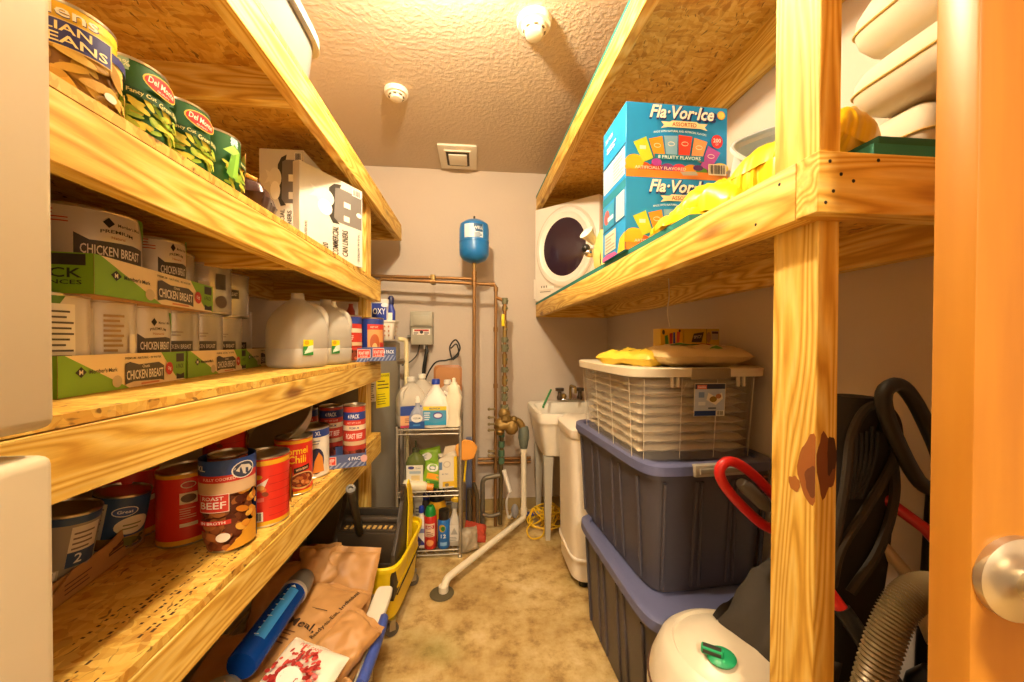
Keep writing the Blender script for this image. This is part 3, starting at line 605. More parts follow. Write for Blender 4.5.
# trays and cans of chicken
KRAFT = C('#b98c55', .65); LIME = '#7fae2a'
TA = math.atan2(.985, -.17)
def tray_xy(u, v, base=(-.632, .63)): return (base[0] + u * math.cos(TA) - v * math.sin(TA), base[1] + u * math.sin(TA) + v * math.cos(TA))
def chick_tray(label, u, v, z, rz=TA, loc=None, L_=.335, tilt=0.0):
    x, y = loc if loc else tray_xy(u, v)
    t = thing('cardboard_tray', label, 'tray', (x, y, z), 0, 'chicken trays', (0, tilt, rz))
    W_, Hh = .225, .066; b = B()
    b.box((0, 0, 0), (L_, W_, .003), KRAFT); b.box((0, 0, 0), (L_, .003, Hh), KRAFT); b.box((0, W_ - .003, 0), (L_, W_, Hh), KRAFT); b.box((0, 0, 0), (.003, W_, Hh), KRAFT); b.box((L_ - .003, 0, 0), (L_, W_, Hh), KRAFT); b.build('tray_body', t)
    k = L_ / .335
    s = [('r', 0, .001, L_, Hh, '#efd8a6'), ('p', [(0, .001), (.15 * k, .001), (.012 * k, Hh), (0, Hh)], LIME), ('p', [(.245 * k, Hh), (.295 * k, .012), (L_, .001), (L_, Hh)], LIME), ('r', .295 * k, .020, .328 * k, .040, LIME), ('r', .298 * k, .043, .328 * k, Hh - .004, '#38302a'), ('t', '6 PACK', .312 * k, .033, .010, '#2c2a1c', .028 * k), ('p', [(.298 * k, .004), (.328 * k, .004), (.328 * k, .017), (.313 * k, .013), (.298 * k, .017)], '#2a2622'),
         ('p', [(.03 * k, .038), (.041 * k, .047), (.052 * k, .038), (.041 * k, .029)], '#201c18'), ('t', "M", .041 * k, .038, .008, '#efe6d0'), ('t', "Member's Mark", .088 * k, .038, .0075, '#2a2622', .062 * k),
         ('e', .118 * k, .016, .012 * k, .011, '#c8b48a'), ('t', 'PREMIUM - NATURAL - IN WATER', .19 * k, .057, .0045, '#3a342c', .105 * k),
         ('p', [(.138 * k, .008), (.16 * k, .012), (.24 * k, .009), (.252 * k, .006), (.252 * k, .038), (.235 * k, .046), (.175 * k, .044), (.15 * k, .05), (.138 * k, .047)], '#4a423c'), ('t', 'CHICKEN BREAST', .195 * k, .0245, .018, '#f4ead2', .108 * k), ('t', 'Chunk', .195 * k, .040, .006, '#e8dcc0'), ('r', .18 * k, .004, .235 * k, .0075, '#d88a5a'),
         ('e', .270 * k, .030, .013 * k, .014, '#c9302a'), ('t', '0g', .270 * k, .030, .010, '#f4e6d8', .012 * k)]
    b = B(); b.decal(s, flat((0, 0, 0), (1, 0, 0), (0, 0, 1)))
    e = [('r', 0, .001, W_, Hh, LIME), ('r', .10, .046, .215, .064, '#38342e'), ('t', '6 PACK', .16, .034, .016, '#22301a', .10), ('t', '12.5 OUNCES', .16, .019, .007, '#22301a', .10), ('p', [(.0, .002), (.12, .002), (.06, .016), (.0, .014)], '#2a2622')]
    b.decal(e, flat((0, W_, 0), (0, -1, 0), (0, 0, 1))); b.build('printing', t)
    return t
SILV = C('#d9d2c8', .3, .25)
def CB(r, var=0):
    w = min(r * 1.5, .09)
    return [('p', [(-w * .50, .062), (w * .6, .058), (w * .7, .063), (w * .7, .093), (w * .4, .096), (-w * .3, .093), (-w * .5, .103)], '#4a423c'), ('t', 'CHICKEN BREAST', w * .08, .077, .017, '#f2eadc', w * 1.0), ('p', [(-w * .12, .128), (-w * .03, .137), (w * .06, .128), (-w * .03, .119)], '#201c18'), ('t', "Member's Mark", w * .36, .127, .006, '#3a342e', w * .5),
            ('t', 'PREMIUM', w * .12, .111, .006, '#3a342e', w * .55, 0, .003), ('t', 'Natural', w * .12, .103, .005, '#b07a4a'), ('p', [(w * .55, .15), (w * .85, .15), (w * .85, .10)], '#5a9a3a'), *bars(-w * 1.1, .118, -w * .55, .142, 4, '#c0483a', 2, .35), ('r', w * -.3, .045, w * .5, .050, '#c9b48c'), ('r', -w * 1.55, .09, -w * 1.25, .112, '#26243a')]
NUT = [('r', -.05, .02, -.016, .145, '#f2ece0'), *bars(-.047, .025, -.019, .14, 13, '#55504a', 5, .35), *bars(-.004, .03, .026, .14, 12, '#a98a5a', 6, .5), ('r', .032, .06, .045, .10, '#e8e0d2'), ('r', .032, .02, .045, .055, '#e8e0d2')]
def chick_can(label, u, v, z, shapes, face, r=.052, h=.163, wrap=SILV, ridg=True):
    x, y = tray_xy(u, v); return can(label, (x, y, z), r, h, wrap, shapes, face, 'chicken_can', 'chicken cans', ridges=ridg)
# lower row
chick_tray('green and cream chicken tray nearest the refrigerator, under the raised tray', 0, 0, D3)
chick_tray('green and cream chicken tray second along the shelf, in front of the grey stacked cans', .345, 0, D3)
chick_tray('green chicken tray half hidden behind the first water jug', .690, .01, D3)
lo = ['white chicken can with green corner at the near end of the lower tray', 'white chicken can turned to its nutrition table, middle of the lower tray', 'white chicken can with a dark banner, end of the lower tray']
sh0 = [('p', [(-.06, .02), (.0, .12), (.02, .16), (-.06, .16)], '#5a8a2a'), ('r', -.05, .10, -.02, .14, '#3c4438'), *NUT[:2]]
for i, (s, f) in enumerate(((sh0 + [('r', .0, .02, .03, .145, '#f2ece0')] + bars(.002, .025, .028, .14, 13, '#55504a', 5, .35), -38), (NUT, -36), (CB(.038), -22))):
    chick_can(lo[i], .056 + .112 * i, .058, D3 + .003, s, f)
T3 = D3 + .168
chick_tray('raised chicken tray sitting on top of the cans of the lower tray', .03, -.026, T3 - .004, L_=.375)
hi = ['white chicken can partly hidden by the refrigerator, on the raised tray', 'large white chicken can with the big dark banner on the raised tray', 'white chicken can at the far end of the raised tray']
for i, (s, f, uu, r, h) in enumerate(((NUT, -40, .045, .046, .155), (CB(.066), -22, .135, .077, .152), (CB(.038), -16, .295, .054, .146))):
    chick_can(hi[i], uu + .015, (.15, .066, .045)[i], T3 + .004, s, f, r, h)
GS = C('#c2beb6', .25, .5)
band = [('r', -.03, .06, .035, .088, '#4a443e'), ('t', 'CHICKEN BREAST', .003, .074, .011, '#cfc8ba', .055), *bars(-.02, .10, .02, .115, 2, '#6a645c', 3, .4)]
gl = ['grey chicken can beside the end of the lower tray, bottom layer', 'grey chicken can, middle of the bottom layer in the second tray', 'grey chicken can, end of the bottom layer in the second tray']
for i in range(3): chick_can(gl[i], .345 + .050 + .126 * i, .062, D3 + .003, band, -40 - 4 * i, .058, .163, GS)
gl = ['grey chicken can stacked on top, just behind the raised tray', 'big grey chicken can turned to its ingredient list, upper layer', 'grey chicken can with a dark ribbon, far end of the upper layer']
ing = [*bars(-.055, .03, -.02, .14, 12, '#7a746a', 7, .4), ('r', -.008, .06, .016, .09, '#cfc8ba'), ('r', .03, .07, .058, .115, '#4a443e'), *bars(-.01, .10, .02, .13, 4, '#8a8278', 3, .4), ('e', .045, .035, .016, .018, '#6a5a4c')]
for i, (s, f, r) in enumerate(((band, -60, .052), (ing, -55, .056), (band, -58, .052))):
    chick_can(gl[i], (.40, .565, .715)[i], .070, D3 + .168, s, f, (.054, .07, .062)[i], .142, GS)
chick_can('grey chicken can behind the jugs, standing alone at the back', .86, .10, D3, band, -60, .05, .20, SILV)

# water jugs
MILK = clear('cloudy_plastic', '#e2d9c8', .4, .35, .88)
def gallon(label, loc, rz, name='water_jug', cat='jug', mat=None, sc=1.0, cap=None, group=None, face=None):
    t = thing(name, label, cat, loc, rz, group); m = mat or MILK; b = B(); s_ = sc
    secs = [(0, .058, .058, 5), (.004, .068, .068, 5), (.012, .0735, .0735, 5), (.06, .0745, .0745, 5), (.063, .073, .073, 5), (.068, .0745, .0745, 5), (.125, .0745, .0745, 4.5), (.15, .072, .072, 4), (.175, .064, .064, 3.2), (.195, .052, .052, 2.6), (.212, .036, .036, 2.2), (.222, .024, .024, 2), (.226, .020, .020, 2), (.245, .019, .019, 2)]
    b.squircle([(q[0] * s_, q[1] * s_, q[2] * s_, q[3]) for q in secs], m, 44); b.fix = True; b.build('jug_body', t)
    b = B(); b.tube(bez([(.024 * s_, .024 * s_, .208 * s_), (.047 * s_, .047 * s_, .196 * s_), (.058 * s_, .058 * s_, .165 * s_), (.056 * s_, .056 * s_, .12 * s_)]), [.011 * s_] * 25, m, 10); b.fix = True; b.build('handle', t)
    if cap: b = B(); b.lathe([(0, .236 * s_), (.022 * s_, .236 * s_), (.022 * s_, .256 * s_), (.019 * s_, .259 * s_), (0, .259 * s_)], C(cap, .4), 20); b.build('cap', t)
    return t
STK = [('r', -.021, 0, .021, .052, '#2f8a3a'), ('r', -.021, .03, .021, .052, '#f0d818'), ('e', -.006, .042, .010, .008, '#e0a01c'), ('p', [(-.018, .004), (.0, .03), (.021, .034), (.021, .012)], '#cfe0cf'), ('t', '1 GAL', -.002, .014, .008, '#f0f4e8', .026)]
for i, (loc, rz, lab) in enumerate((((-.625, 1.385, D3), math.radians(-22), 'cloudy gallon water jug nearest the camera on the third shelf'), ((-.605, 1.578, D3), math.radians(-22), 'cloudy gallon water jug behind the first one, next to the corned beef cans'))):
    t = gallon(lab, loc, rz, group='gallon water jugs', sc=1.06)
    b = B(); b.decal(STK, flat((.0805, -.035, .045), (0, 1, 0), (0, 0, 1))); b.build('sticker', t)

# four-packs of roast beef
def rb(w, var=0): return [('r', -.2, .168, .2, .198, '#2b3f8c'), ('t', '4 PACK', -.002, .182, .016, '#eef0f4', .042), ('r', -.2, .148, .2, .166, '#c9382c'), ('t', 'NET WT 12 OZ', 0, .157, .007, '#f2c8b8', .05), ('r', -.2, .128, .2, .147, '#e6cdb0'), ('t', 'PREMIUM', 0, .137, .009, '#4a4a78', .035), ('r', -.2, .088, .2, .126, '#cf3b2e'), ('t', 'ROAST BEEF', 0, .106, .020, '#f8e8dc', .062), ('r', -.2, .070, .2, .086, '#d9b58c'), ('r', -.2, .05, .2, .068, '#b8352a'), ('r', -.2, .008, .2, .05, '#6a2a1c'), *beans(-.05, .012, .05, .048, 14, ('#8a3a22', '#a8543a', '#4a1c12'), 3, .012, .007)]
def rb_blue(): return [('r', -.2, .172, .2, .198, '#2b3f8c'), ('r', -.2, .006, -.022, .172, '#2b3f8c'), ('r', -.022, .146, .06, .172, '#c9382c'), ('t', 'NET WT', .01, .158, .008, '#f2c8b8', .035), ('r', -.022, .02, .06, .146, '#d89a5c'), ('e', .012, .085, .022, .04, '#b85a2c'), ('e', .012, .06, .012, .022, '#e0b070'), ('r', .035, .04, .06, .085, '#c9382c'), ('r', -.022, .006, .06, .03, '#7a2c1c')]
def twin(label, loc, r, h, shapes, face, grp): 
    t = can(label, loc, r, h, '#b8402e', shapes, face, 'beef_can_stack', grp, cat='can stack', metal=TIN)
    return t
def beef_tray(label, loc, rz, w, d, h, txt, red):
    t = thing('blue_tray', label, 'tray', loc, rz, 'blue roast beef trays'); b = B(); NB = C('#4a5a8a', .55)
    b.box((0, 0, 0), (w, d, .003), NB); b.box((0, 0, 0), (w, .003, h), NB); b.box((0, d - .003, 0), (w, d, h), NB); b.box((0, 0, 0), (.003, d, h), NB); b.box((w - .003, 0, 0), (w, d, h), NB); b.build('tray_body', t)
    b = B(); s = [('r', 0, .001, w, h, '#4d5c8c')]
    for k in range(9): x = w * k / 9; s.append(('p', [(x, .002), (x + w * .05, .002), (min(w, x + w * .16), h * .42), (min(w, x + w * .11), h * .42)], '#8f9cc0'))
    s += [('r', w * red - .028, h * .30, w * red + .028, h * .92, '#f0d8cc'), ('r', w * red - .026, h * .33, w * red + .026, h * .89, '#cf3a30'), ('t', 'ROAST BEEF', w * red, h * .66, h * .22, '#f6e6da', .044), ('t', 'in broth', w * red, h * .44, h * .12, '#f6e6da'), ('t', txt, w * (.78 if red < .5 else .25), h * .66, h * .26, '#eef0f6', w * .32), ('e', w * .12 if red > .3 else w * .95, h * .6, .012, .014, '#d8a8a8')]
    b.decal(s, flat((0, 0, 0), (1, 0, 0), (0, 0, 1))); b.build('printing', t)
beef_tray('blue roast beef tray at the left, half behind the second jug on the third shelf', (-.625, 1.665, D3), math.radians(30), .155, .17, .062, '4 PACK', .92)
beef_tray('blue roast beef tray at the far end of the third shelf, jutting past the edge', (-.525, 1.775, D3), math.radians(38), .17, .15, .066, '4 PACK', .48)
twin('tall roast beef can with stripes behind the second water jug', (-.585, 1.755, D3 + .004), .066, .205, rb(.06), -72, 'roast beef cans on the third shelf')
twin('tall blue sided roast beef can at the far end of the third shelf', (-.508, 1.90, D3 + .004), .053, .205, rb_blue(), -76, 'roast beef cans on the third shelf')

# ------------------------------------------------------------------ lowest left shelf
RED, YEL = '#d8301f', '#e0a81c'
CHI = [('r', -.2, .004, .2, .016, YEL), ('r', -.2, .158, .2, .170, YEL), ('e', .0, .142, .014, .008, '#f0e0c0'), ('e', .0, .142, .012, .0062, '#b8342a'), ('r', -.016, .098, .016, .124, '#e8d0b0'), ('e', 0, .111, .014, .010, '#6a4630'), *bars(-.016, .065, .014, .092, 5, '#e8a890', 2, .4), ('r', -.016, .046, .016, .054, '#efd9c0'), ('r', .022, .05, .048, .085, '#d0502c'), *bars(.022, .09, .048, .15, 8, '#e8a890', 4, .35), ('r', .022, .085, .034, .092, YEL), ('e', .06, .024, .028, .016, '#e6b070'), ('e', .06, .022, .022, .011, '#b85a2c'), ('t', 'Chili', .055, .105, .014, '#efc84a', .03, 12)]
CHI2 = [('r', -.2, .004, .2, .016, YEL), ('r', -.2, .158, .2, .170, YEL), ('e', -.045, .13, .012, .006, YEL), ('p', [(-.055, .105), (-.02, .125), (-.03, .10)], '#e6d6c6'), *beans(-.058, .085, -.026, .105, 10, ('#d8702c', '#8a3a1c', '#e0a050'), 3, .007, .005), ('r', -.056, .068, -.03, .078, '#d86a5a'), ('p', [(-.056, .045), (-.046, .045), (-.05, .060)], '#f0e2d8'), *barcode(-.057, .018, -.032, .042, 12), *[('r', -.02, .03 + k * .02, .035, .0312 + k * .02, '#b01c16') for k in range(6)], ('e', .066, .075, .024, .052, YEL), ('e', .066, .075, .022, .048, '#5a1e12'), *beans(.052, .035, .078, .115, 26, ('#a8502c', '#6a2414', '#c87a3c'), 5, .008, .005)]
HOR = [('r', -.2, .004, .2, .014, YEL), ('r', -.2, .160, .2, .170, YEL), ('t', 'Hormel', -.002, .138, .022, '#f2c822', .074), ('t', 'Chili', .004, .112, .024, '#f2c822', .05), ('p', [(-.005, .085), (.04, .092), (.04, .076), (-.005, .069)], '#2a1a12'), ('t', 'WITH BEANS', .018, .0805, .007, '#f0c8a0', .036, 8), ('e', .02, .045, .04, .026, '#e8c07a'), ('e', .02, .046, .036, .022, '#7a2c16'), *beans(-.01, .032, .05, .06, 30, ('#b8642c', '#8a3418', '#d08a4a'), 6, .007, .005)]
GRD = [('r', -.2, .006, .2, .02, YEL), ('e', -.02, .10, .03, .02, '#e8d8c0'), ('e', -.02, .10, .024, .014, '#7a3a20'), ('r', .02, .085, .07, .098, '#f0dcc8'), ('r', -.08, .05, -.04, .06, '#f0dcc8')]
g4 = 'red chili cans on the lowest shelf'
can('red chili can with yellow rims standing behind the tilted blue cans', (-.845, 1.0, D4), .053, .172, RED, GRD, -42, group=g4)
can('large red chili can in the front row, left of the beef can stack', (-.697, .972, D4), .055, .172, RED, CHI, -50, group=g4)
can('red chili can with a barcode, right of the beef can stack', (-.558, 1.050, D4), .0555, .180, RED, CHI2, -34, group=g4)
can('red Hormel chili can with big yellow letters', (-.575, 1.245, D4), .0525, .178, RED, HOR, -60, group=g4)
can('red chili can lying across the top of the front row can', (-.80, 1.03, D4 + .232), .052, .165, RED, CHI2, 150, group=g4, rot=(math.radians(86), 0, math.radians(28)))
can('red chili can standing on top, behind the beef can stack', (-.73, 1.165, D4 + .095), .05, .172, RED, CHI2, -40, group=g4)
can('red chili can at the back, supporting the can stacked behind the beef cans', (-.73, 1.165, D4), .05, .0945, RED, [('r', -.2, .006, .2, .014, YEL), ('r', -.2, .078, .2, .087, YEL)], -40, group=g4)
BEEF = [('r', -.2, .006, .2, .217, '#7a3a1c'), *beans(-.05, .012, .03, .125, 90, ('#8a4a24', '#6a3014', '#a8622e', '#5a2410'), 9, .012, .009), *beans(.012, .02, .045, .14, 30, ('#d8922c', '#c8781c', '#e0a840'), 4, .010, .007), ('p', [(-.01, .01), (.045, .012), (.045, .08)], '#d89a28'),
        ('r', -.2, .135, .2, .165, '#d8b48a'), ('r', -.2, .162, .2, .178, '#c8302a'), ('t', 'FULLY COOKED', -.018, .170, .006, '#f2d8c8', .045), ('r', -.2, .178, .2, .211, '#2a4a94'), ('t', 'XL', -.047, .194, .012, '#f2f0ea'), ('e', .016, .184, .0175, .019, '#e8e4dc'), ('e', .016, .184, .0155, .017, '#39405a'), ('p', [(.004, .184), (.012, .196), (.024, .192), (.03, .182), (.018, .172)], '#d8d0c4'), ('r', .046, .006, .2, .211, '#2a4a94'),
        ('r', -.047, .098, -.004, .138, '#f0dcc8'), ('r', -.046, .0995, -.005, .1365, '#cf342a'), ('t', 'ROAST', -.026, .129, .008, '#f6ece0', .03), ('t', 'BEEF', -.026, .114, .015, '#f6ece0', .036), ('r', -.047, .070, -.002, .080, '#cf342a'), ('t', 'IN BROTH', -.026, .075, .006, '#f6ece0', .034), ('e', -.012, .042, .009, .010, '#efe6d8')]
can('tall twin stack of roast beef cans, blue and brown, in the front row', (-.573, .925, D4), .0375, .217, '#7a3a1c', BEEF, -50, 'beef_can_stack', cat='can stack')
WHT = [('r', -.2, .142, .2, .168, '#2846a0'), ('t', 'XL', .018, .155, .014, '#eef0f6', .02), *bars(.0, .118, .03, .136, 2, '#8890a8', 3, .4), ('e', .012, .06, .028, .045, '#2a2c50'), ('p', [(.0, .02), (.04, .02), (.034, .07), (.02, .09), (.006, .06)], '#dc8a34')]
can('wide white can with a blue band, behind the Hormel can', (-.590, 1.395, D4), .062, .176, '#e9e2d4', WHT, -60, 'food_can')
beef_tray('blue striped roast beef tray jutting over the edge of the lowest shelf', (-.580, 1.425, D4), math.radians(17), .17, .13, .05, '4 PACK', .22)
g = 'roast beef can stacks on the lowest shelf'
twin('roast beef can stack nearest the end post on the lowest shelf', (-.478, 1.53, D4 + .004), .041, .225, rb(.04), -75, g)
twin('roast beef can stack behind the wide white can', (-.592, 1.60, D4 + .0), .044, .215, rb(.04), -70, g)
twin('roast beef can stack mostly hidden at the back of the lowest shelf', (-.70, 1.62, D4), .044, .20, rb(.04), -65, g)
# shallow ribbed pan leaning at the back
b = B(); b.lathe([(0, .0), (.05, 0), (.05, .004), (.06, .004), (.06, 0), (.075, 0), (.075, .004), (.085, .004), (.085, 0), (.11, 0), (.135, .045), (.142, .047), (.142, .05), (.133, .049), (.107, .004), (0, .004)], C('#c9c2b2', .35, .6), 44)
tag(b.build('aluminum_pan', loc=(-.66, 1.335, D4 + .178), rot=(math.radians(38), math.radians(-22), 0)), 'round ribbed aluminium pan tilted behind the cans on the lowest shelf', 'pan')
# tilted blue cans in a cut cardboard tray
VEG = [('r', -.2, .008, .2, .03, '#b08a48'), ('r', -.2, .03, .2, .105, '#33507e'), ('e', .0, .086, .022, .011, '#e8e4da'), ('e', .0, .086, .020, .0092, '#3a5aa0'), ('t', 'Great', .0, .086, .007, '#eef0f4', .026), ('e', .018, .054, .032, .020, '#e4dcc4'), *bars(.0, .046, .04, .062, 2, '#8a8a68', 3, .4), ('r', -.055, .03, -.03, .105, '#cfc8b8'), *bars(-.053, .04, -.032, .10, 8, '#6a6a70', 3, .4), *beans(-.01, .01, .04, .026, 12, ('#4a4a24', '#6a6a30'), 2, .008, .004)]
VEG2 = [('r', -.2, .008, .2, .11, '#9a938a'), ('r', .004, .03, .05, .105, '#e0d8c8'), *bars(.008, .062, .046, .1, 4, '#7a6a6a', 3, .35), ('r', .004, .03, .05, .058, '#33507e'), ('t', '2', .02, .045, .018, '#e0e2e8'), ('r', -.035, .012, -.002, .03, '#c8c2b4'), *barcode(-.03, .014, -.005, .028, 10)]
t = thing('cut_cardboard_tray', 'cut down cardboard tray holding the tilted blue cans at the near end', 'tray', (-.735, .715, D4), math.radians(100))
b = B(); b.box((0, 0, 0), (.245, .20, .003), KRAFT); b.prism([(0, 0), (.245, 0), (.245, .085), (.14, .052), (.05, .048), (0, .02)], 0, .003, KRAFT, M=RX(90) @ T(0, 0, -.003)); b.box((.242, 0, 0), (.245, .20, .08), KRAFT); b.box((0, .197, 0), (.245, .20, .06), KRAFT); b.box((0, .0, 0), (.003, .20, .018), KRAFT); b.build('tray_body', t)
b = B(); b.decal([('r', .135, .025, .232, .028, '#4a2a14'), ('p', [(.135, .028), (.232, .056), (.232, .060), (.135, .031)], '#4a2a14'), ('p', [(.232, .028), (.236, .028), (.236, .062), (.232, .060)], '#4a2a14'), *bars(.145, .031, .225, .040, 1, '#6a4020', 2, .7), *bars(.03, .012, .11, .036, 3, '#6a4020', 4, .3)], flat((0, -.0002, 0), (1, 0, 0), (0, 0, 1))); b.build('printing', t)
gv = 'dented cans in the cut cardboard tray'
can('dull can with a white back label, tilted in the cardboard tray nearest the refrigerator', (-.80, .785, D4 + .028), .048, .130, '#33507e', VEG2, -38, group=gv, rot=(math.radians(-3), math.radians(9), 0))
can('blue vegetable can with an oval logo, tilted in the cardboard tray', (-.81, .915, D4 + .02), .047, .122, '#33507e', VEG, -40, group=gv, rot=(math.radians(-3), math.radians(9), 0))
can('dark can behind the blue cans in the tray, only its lid showing', (-.90, .83, D4 + .01), .046, .118, '#26324e', VEG2, -40, group=gv)
t = thing('cut_cardboard_tray', 'corner of a brown cardboard tray lying by the refrigerator on the lowest shelf', 'tray', (-.735, .655, D4), math.radians(97))
b = B(); b.box((-.06, 0, 0), (.12, .2, .003), KRAFT); b.prism([(-.06, 0), (.12, 0), (.12, .044), (-.06, .036)], 0, .003, KRAFT, M=RX(90) @ T(0, 0, -.003)); b.box((.117, 0, 0), (.12, .2, .044), KRAFT); b.build('tray_body', t)

# ------------------------------------------------------------------ floor, left: tote of meal pouches, mop bucket
t = thing('clear_tote', 'open clear plastic tote with a blue clip handle, full of brown meal pouches', 'storage box', (-.572, 1.20, 0))
CT = clear('clear_tub', '#e9e0cc', .25, .45, .6)
b = B(); b.shell([(0, .20, .235, 7), (.005, .207, .242, 7), (.255, .226, .262, 7), (.256, .238, .274, 7), (.272, .240, .276, 7), (.276, .236, .272, 7)], .006, CT); b.build('tub', t)
HB = C('#3f55a8', .4)
b = B(); b.tube([(.238, -.12, .262), (.252, -.12, .276), (.258, -.02, .282), (.258, .08, .282), (.252, .13, .276), (.240, .14, .262)], .017, HB, 10); b.build('clip_handle', t)
b = B(); b.squircle([(.268, .03, .10, 6, .222, .19), (.285, .032, .102, 6, .222, .19), (.29, .028, .098, 6, .222, .19)], C('#e6ddca', .4)); b.build('corner_cap', t)
MRE = C('#b98850', .45, 0, .5)
def pouch(label, loc, rot, w=.20, l=.30, h=.05, seed=1, print_=False, amp=.009):
    t = thing('meal_pouch', label, 'pouch', loc, 0, 'brown meal pouches', rot)
    f = pillow_fn(w, l, h, seed, amp, 13, 6); b = B(); pillow(b, f, MRE, 30); b.build('pouch_body', t)
    for s in (-1, 1):
        b = B(); b.surf(lambda u, v: Vector(((u - .5) * w * 1.0, s * (l / 2 - .004 + .022 * v), .004 * math.sin(u * 17 + seed) * v + f(u, .5 + s * .499).z * (1 - v))), 20, 3, MRE); b.build('sealed_end', t)
    if print_:
        dk = '#3a2414'; b = B()
        mp = lambda u, v, off: f(.5 + u / w, .5 + v / l, 1) + Vector((0, 0, off + .0015))
        b.decal([('t', 'Meal,', -.018, -.03, .034, dk, .10), ('t', 'Ready-to-Eat, Individual', .058, .03, .018, dk, .19, 78), *bars(-.075, -.095, -.01, -.05, 4, '#6a4020', 3, .35), ('r', -.03, .035, .025, .037, dk)], mp, .012); b.build('printing', t)
    return t
R3 = lambda a, b_, c: tuple(math.radians(q) for q in (a, b_, c))
pouch('brown meal pouch with printed letters on top of the pile', (-.515, 1.235, .335), R3(8, 6, -14), .22, .30, .055, 1, True)
pouch('brown meal pouch standing at the far end of the tote by the mop bucket', (-.50, 1.43, .33), R3(52, 3, -4), .24, .24, .045, 2)
pouch('crumpled brown meal pouch in the middle of the right side of the tote', (-.405, 1.14, .325), R3(10, 22, -24), .13, .22, .06, 3, amp=.014)
pouch('small folded brown pouch at the near right corner of the tote', (-.395, 1.0, .295), R3(6, 14, -20), .13, .13, .05, 4, amp=.014)
pouch('brown meal pouch at the back left, under the shelf edge', (-.66, 1.37, .36), R3(20, 0, 20), .2, .22, .06, 5, amp=.016)
pouch('crumpled brown pouch with ridged foil, touching the grey bottle cap', (-.575, 1.46, .40), R3(35, 10, 30), .15, .13, .05, 6, amp=.02)
pouch('brown meal pouch lying low beside the blue bottle, at the near left of the tote', (-.66, 1.08, .32), R3(4, 4, 8), .2, .27, .06, 7)
pouch('buried brown meal pouch underneath the printed one', (-.54, 1.16, .26), R3(0, 3, 70), .24, .34, .07, 8)
pouch('buried brown meal pouch at the bottom of the tote', (-.54, 1.22, .12), R3(0, 0, 15), .28, .38, .12, 9)
# blue measured cylinder
t = thing('blue_bottle', 'clear blue cylinder with white measuring marks and a grey cap, lying on the pouches', 'bottle', (-.583, .985, .43), rot=(math.radians(-88), 0, math.radians(-1)))
BLG = clear('blue_plastic', '#1a62dc', .12, .6)
b = B(); b.lathe([(0, 0), (.034, 0), (.038, .006), (.038, .26), (.034, .264), (0, .264)], BLG, 36); b.fix = True; b.build('cylinder', t)
b = B(); b.lathe([(0, .262), (.039, .262), (.039, .30), (.032, .335), (.02, .345), (0, .345)], C('#6e6a64', .4), 30); b.build('cap', t)
b = B(); b.lathe([(.0385, .255), (.041, .256), (.041, .266), (.0385, .267)], C('#c8c2b8', .3, .4), 30); b.build('ring', t)
b = B(); s = [('r', -.012, .05, .016, .235, '#3aa0f4')]
for k in range(9): s.append(('r', -.016, .055 + k * .021, -.016 + (.012 if k % 3 == 0 else .005), .0575 + k * .021, '#eef4fa'))
s.append(('p', [(-.012, .237), (.004, .237), (-.004, .246)], '#eef4fa')); b.decal(s, cyl(.0381, -66), .008); b.build('scale_marks', t)
# ribbed grey lid in front
t = thing('ribbed_lid', 'round ribbed grey lid at the bottom edge of the picture, against the blue bottle', 'lid', (-.598, .905, .40), rot=(math.radians(20), math.radians(-12), 0))
b = B(); b.lathe([(0, -.02), (.058, -.02), (.062, -.012), (.060, -.008), (.063, -.003), (.060, .001), (.063, .006), (.060, .010), (.062, .014), (.056, .022), (.045, .020), (.04, .024), (0, .024)], C('#8f8878', .4, .3), 40); b.build('lid_body', t)
# red and white printed bag
t = thing('printed_bag', 'white bag with red printing at the bottom edge beside the blue bottle', 'bag', (-.475, 1.005, .335), rot=R3(20, 4, -22))
f = pillow_fn(.19, .22, .05, 12, .006, 12, 6); b = B(); pillow(b, f, C('#e9dcc8', .5)); b.build('bag_body', t)
mp = lambda u, v, off: f(.5 + u / .19, .5 + v / .22, 1) + Vector((0, 0, off + .0015))
rnd = random.Random(2); b = B(); s = []
for k in range(150):
    a = rnd.uniform(0, 2 * PI); q = rnd.uniform(.03, .075); s.append(('e', q * math.cos(a), .01 + q * math.sin(a), rnd.uniform(.004, .010), rnd.uniform(.003, .006), rnd.choice(('#b8322a', '#a02820', '#c8483a')), rnd.uniform(0, 90)))
s += [('e', 0, .01, .035, .024, '#f2e8dc'), ('t', 'Sugar', 0, .01, .018, '#a02820', .05), ('t', 'PURE CANE', 0, .085, .008, '#c8483a', .07, 0)]
b.decal(s, mp, .012); b.build('printing', t)
# dark red canister under the shelf
b = B(); b.lathe([(0, 0), (.07, 0), (.08, .01), (.08, .20), (.06, .24), (.03, .25), (0, .25)], C('#7e2a22', .5), 28); tag(b.build('gas_can', loc=(-.69, 1.62, .13)), 'dark red canister in the shadow under the lowest shelf', 'canister')
b = B(); b.box((-.14, -.10, 0), (.14, .10, .13), C('#6b5234', .7), .006); tag(b.build('wooden_crate', loc=(-.74, 1.64, 0)), 'low brown crate under the lowest shelf carrying the red canister', 'crate')

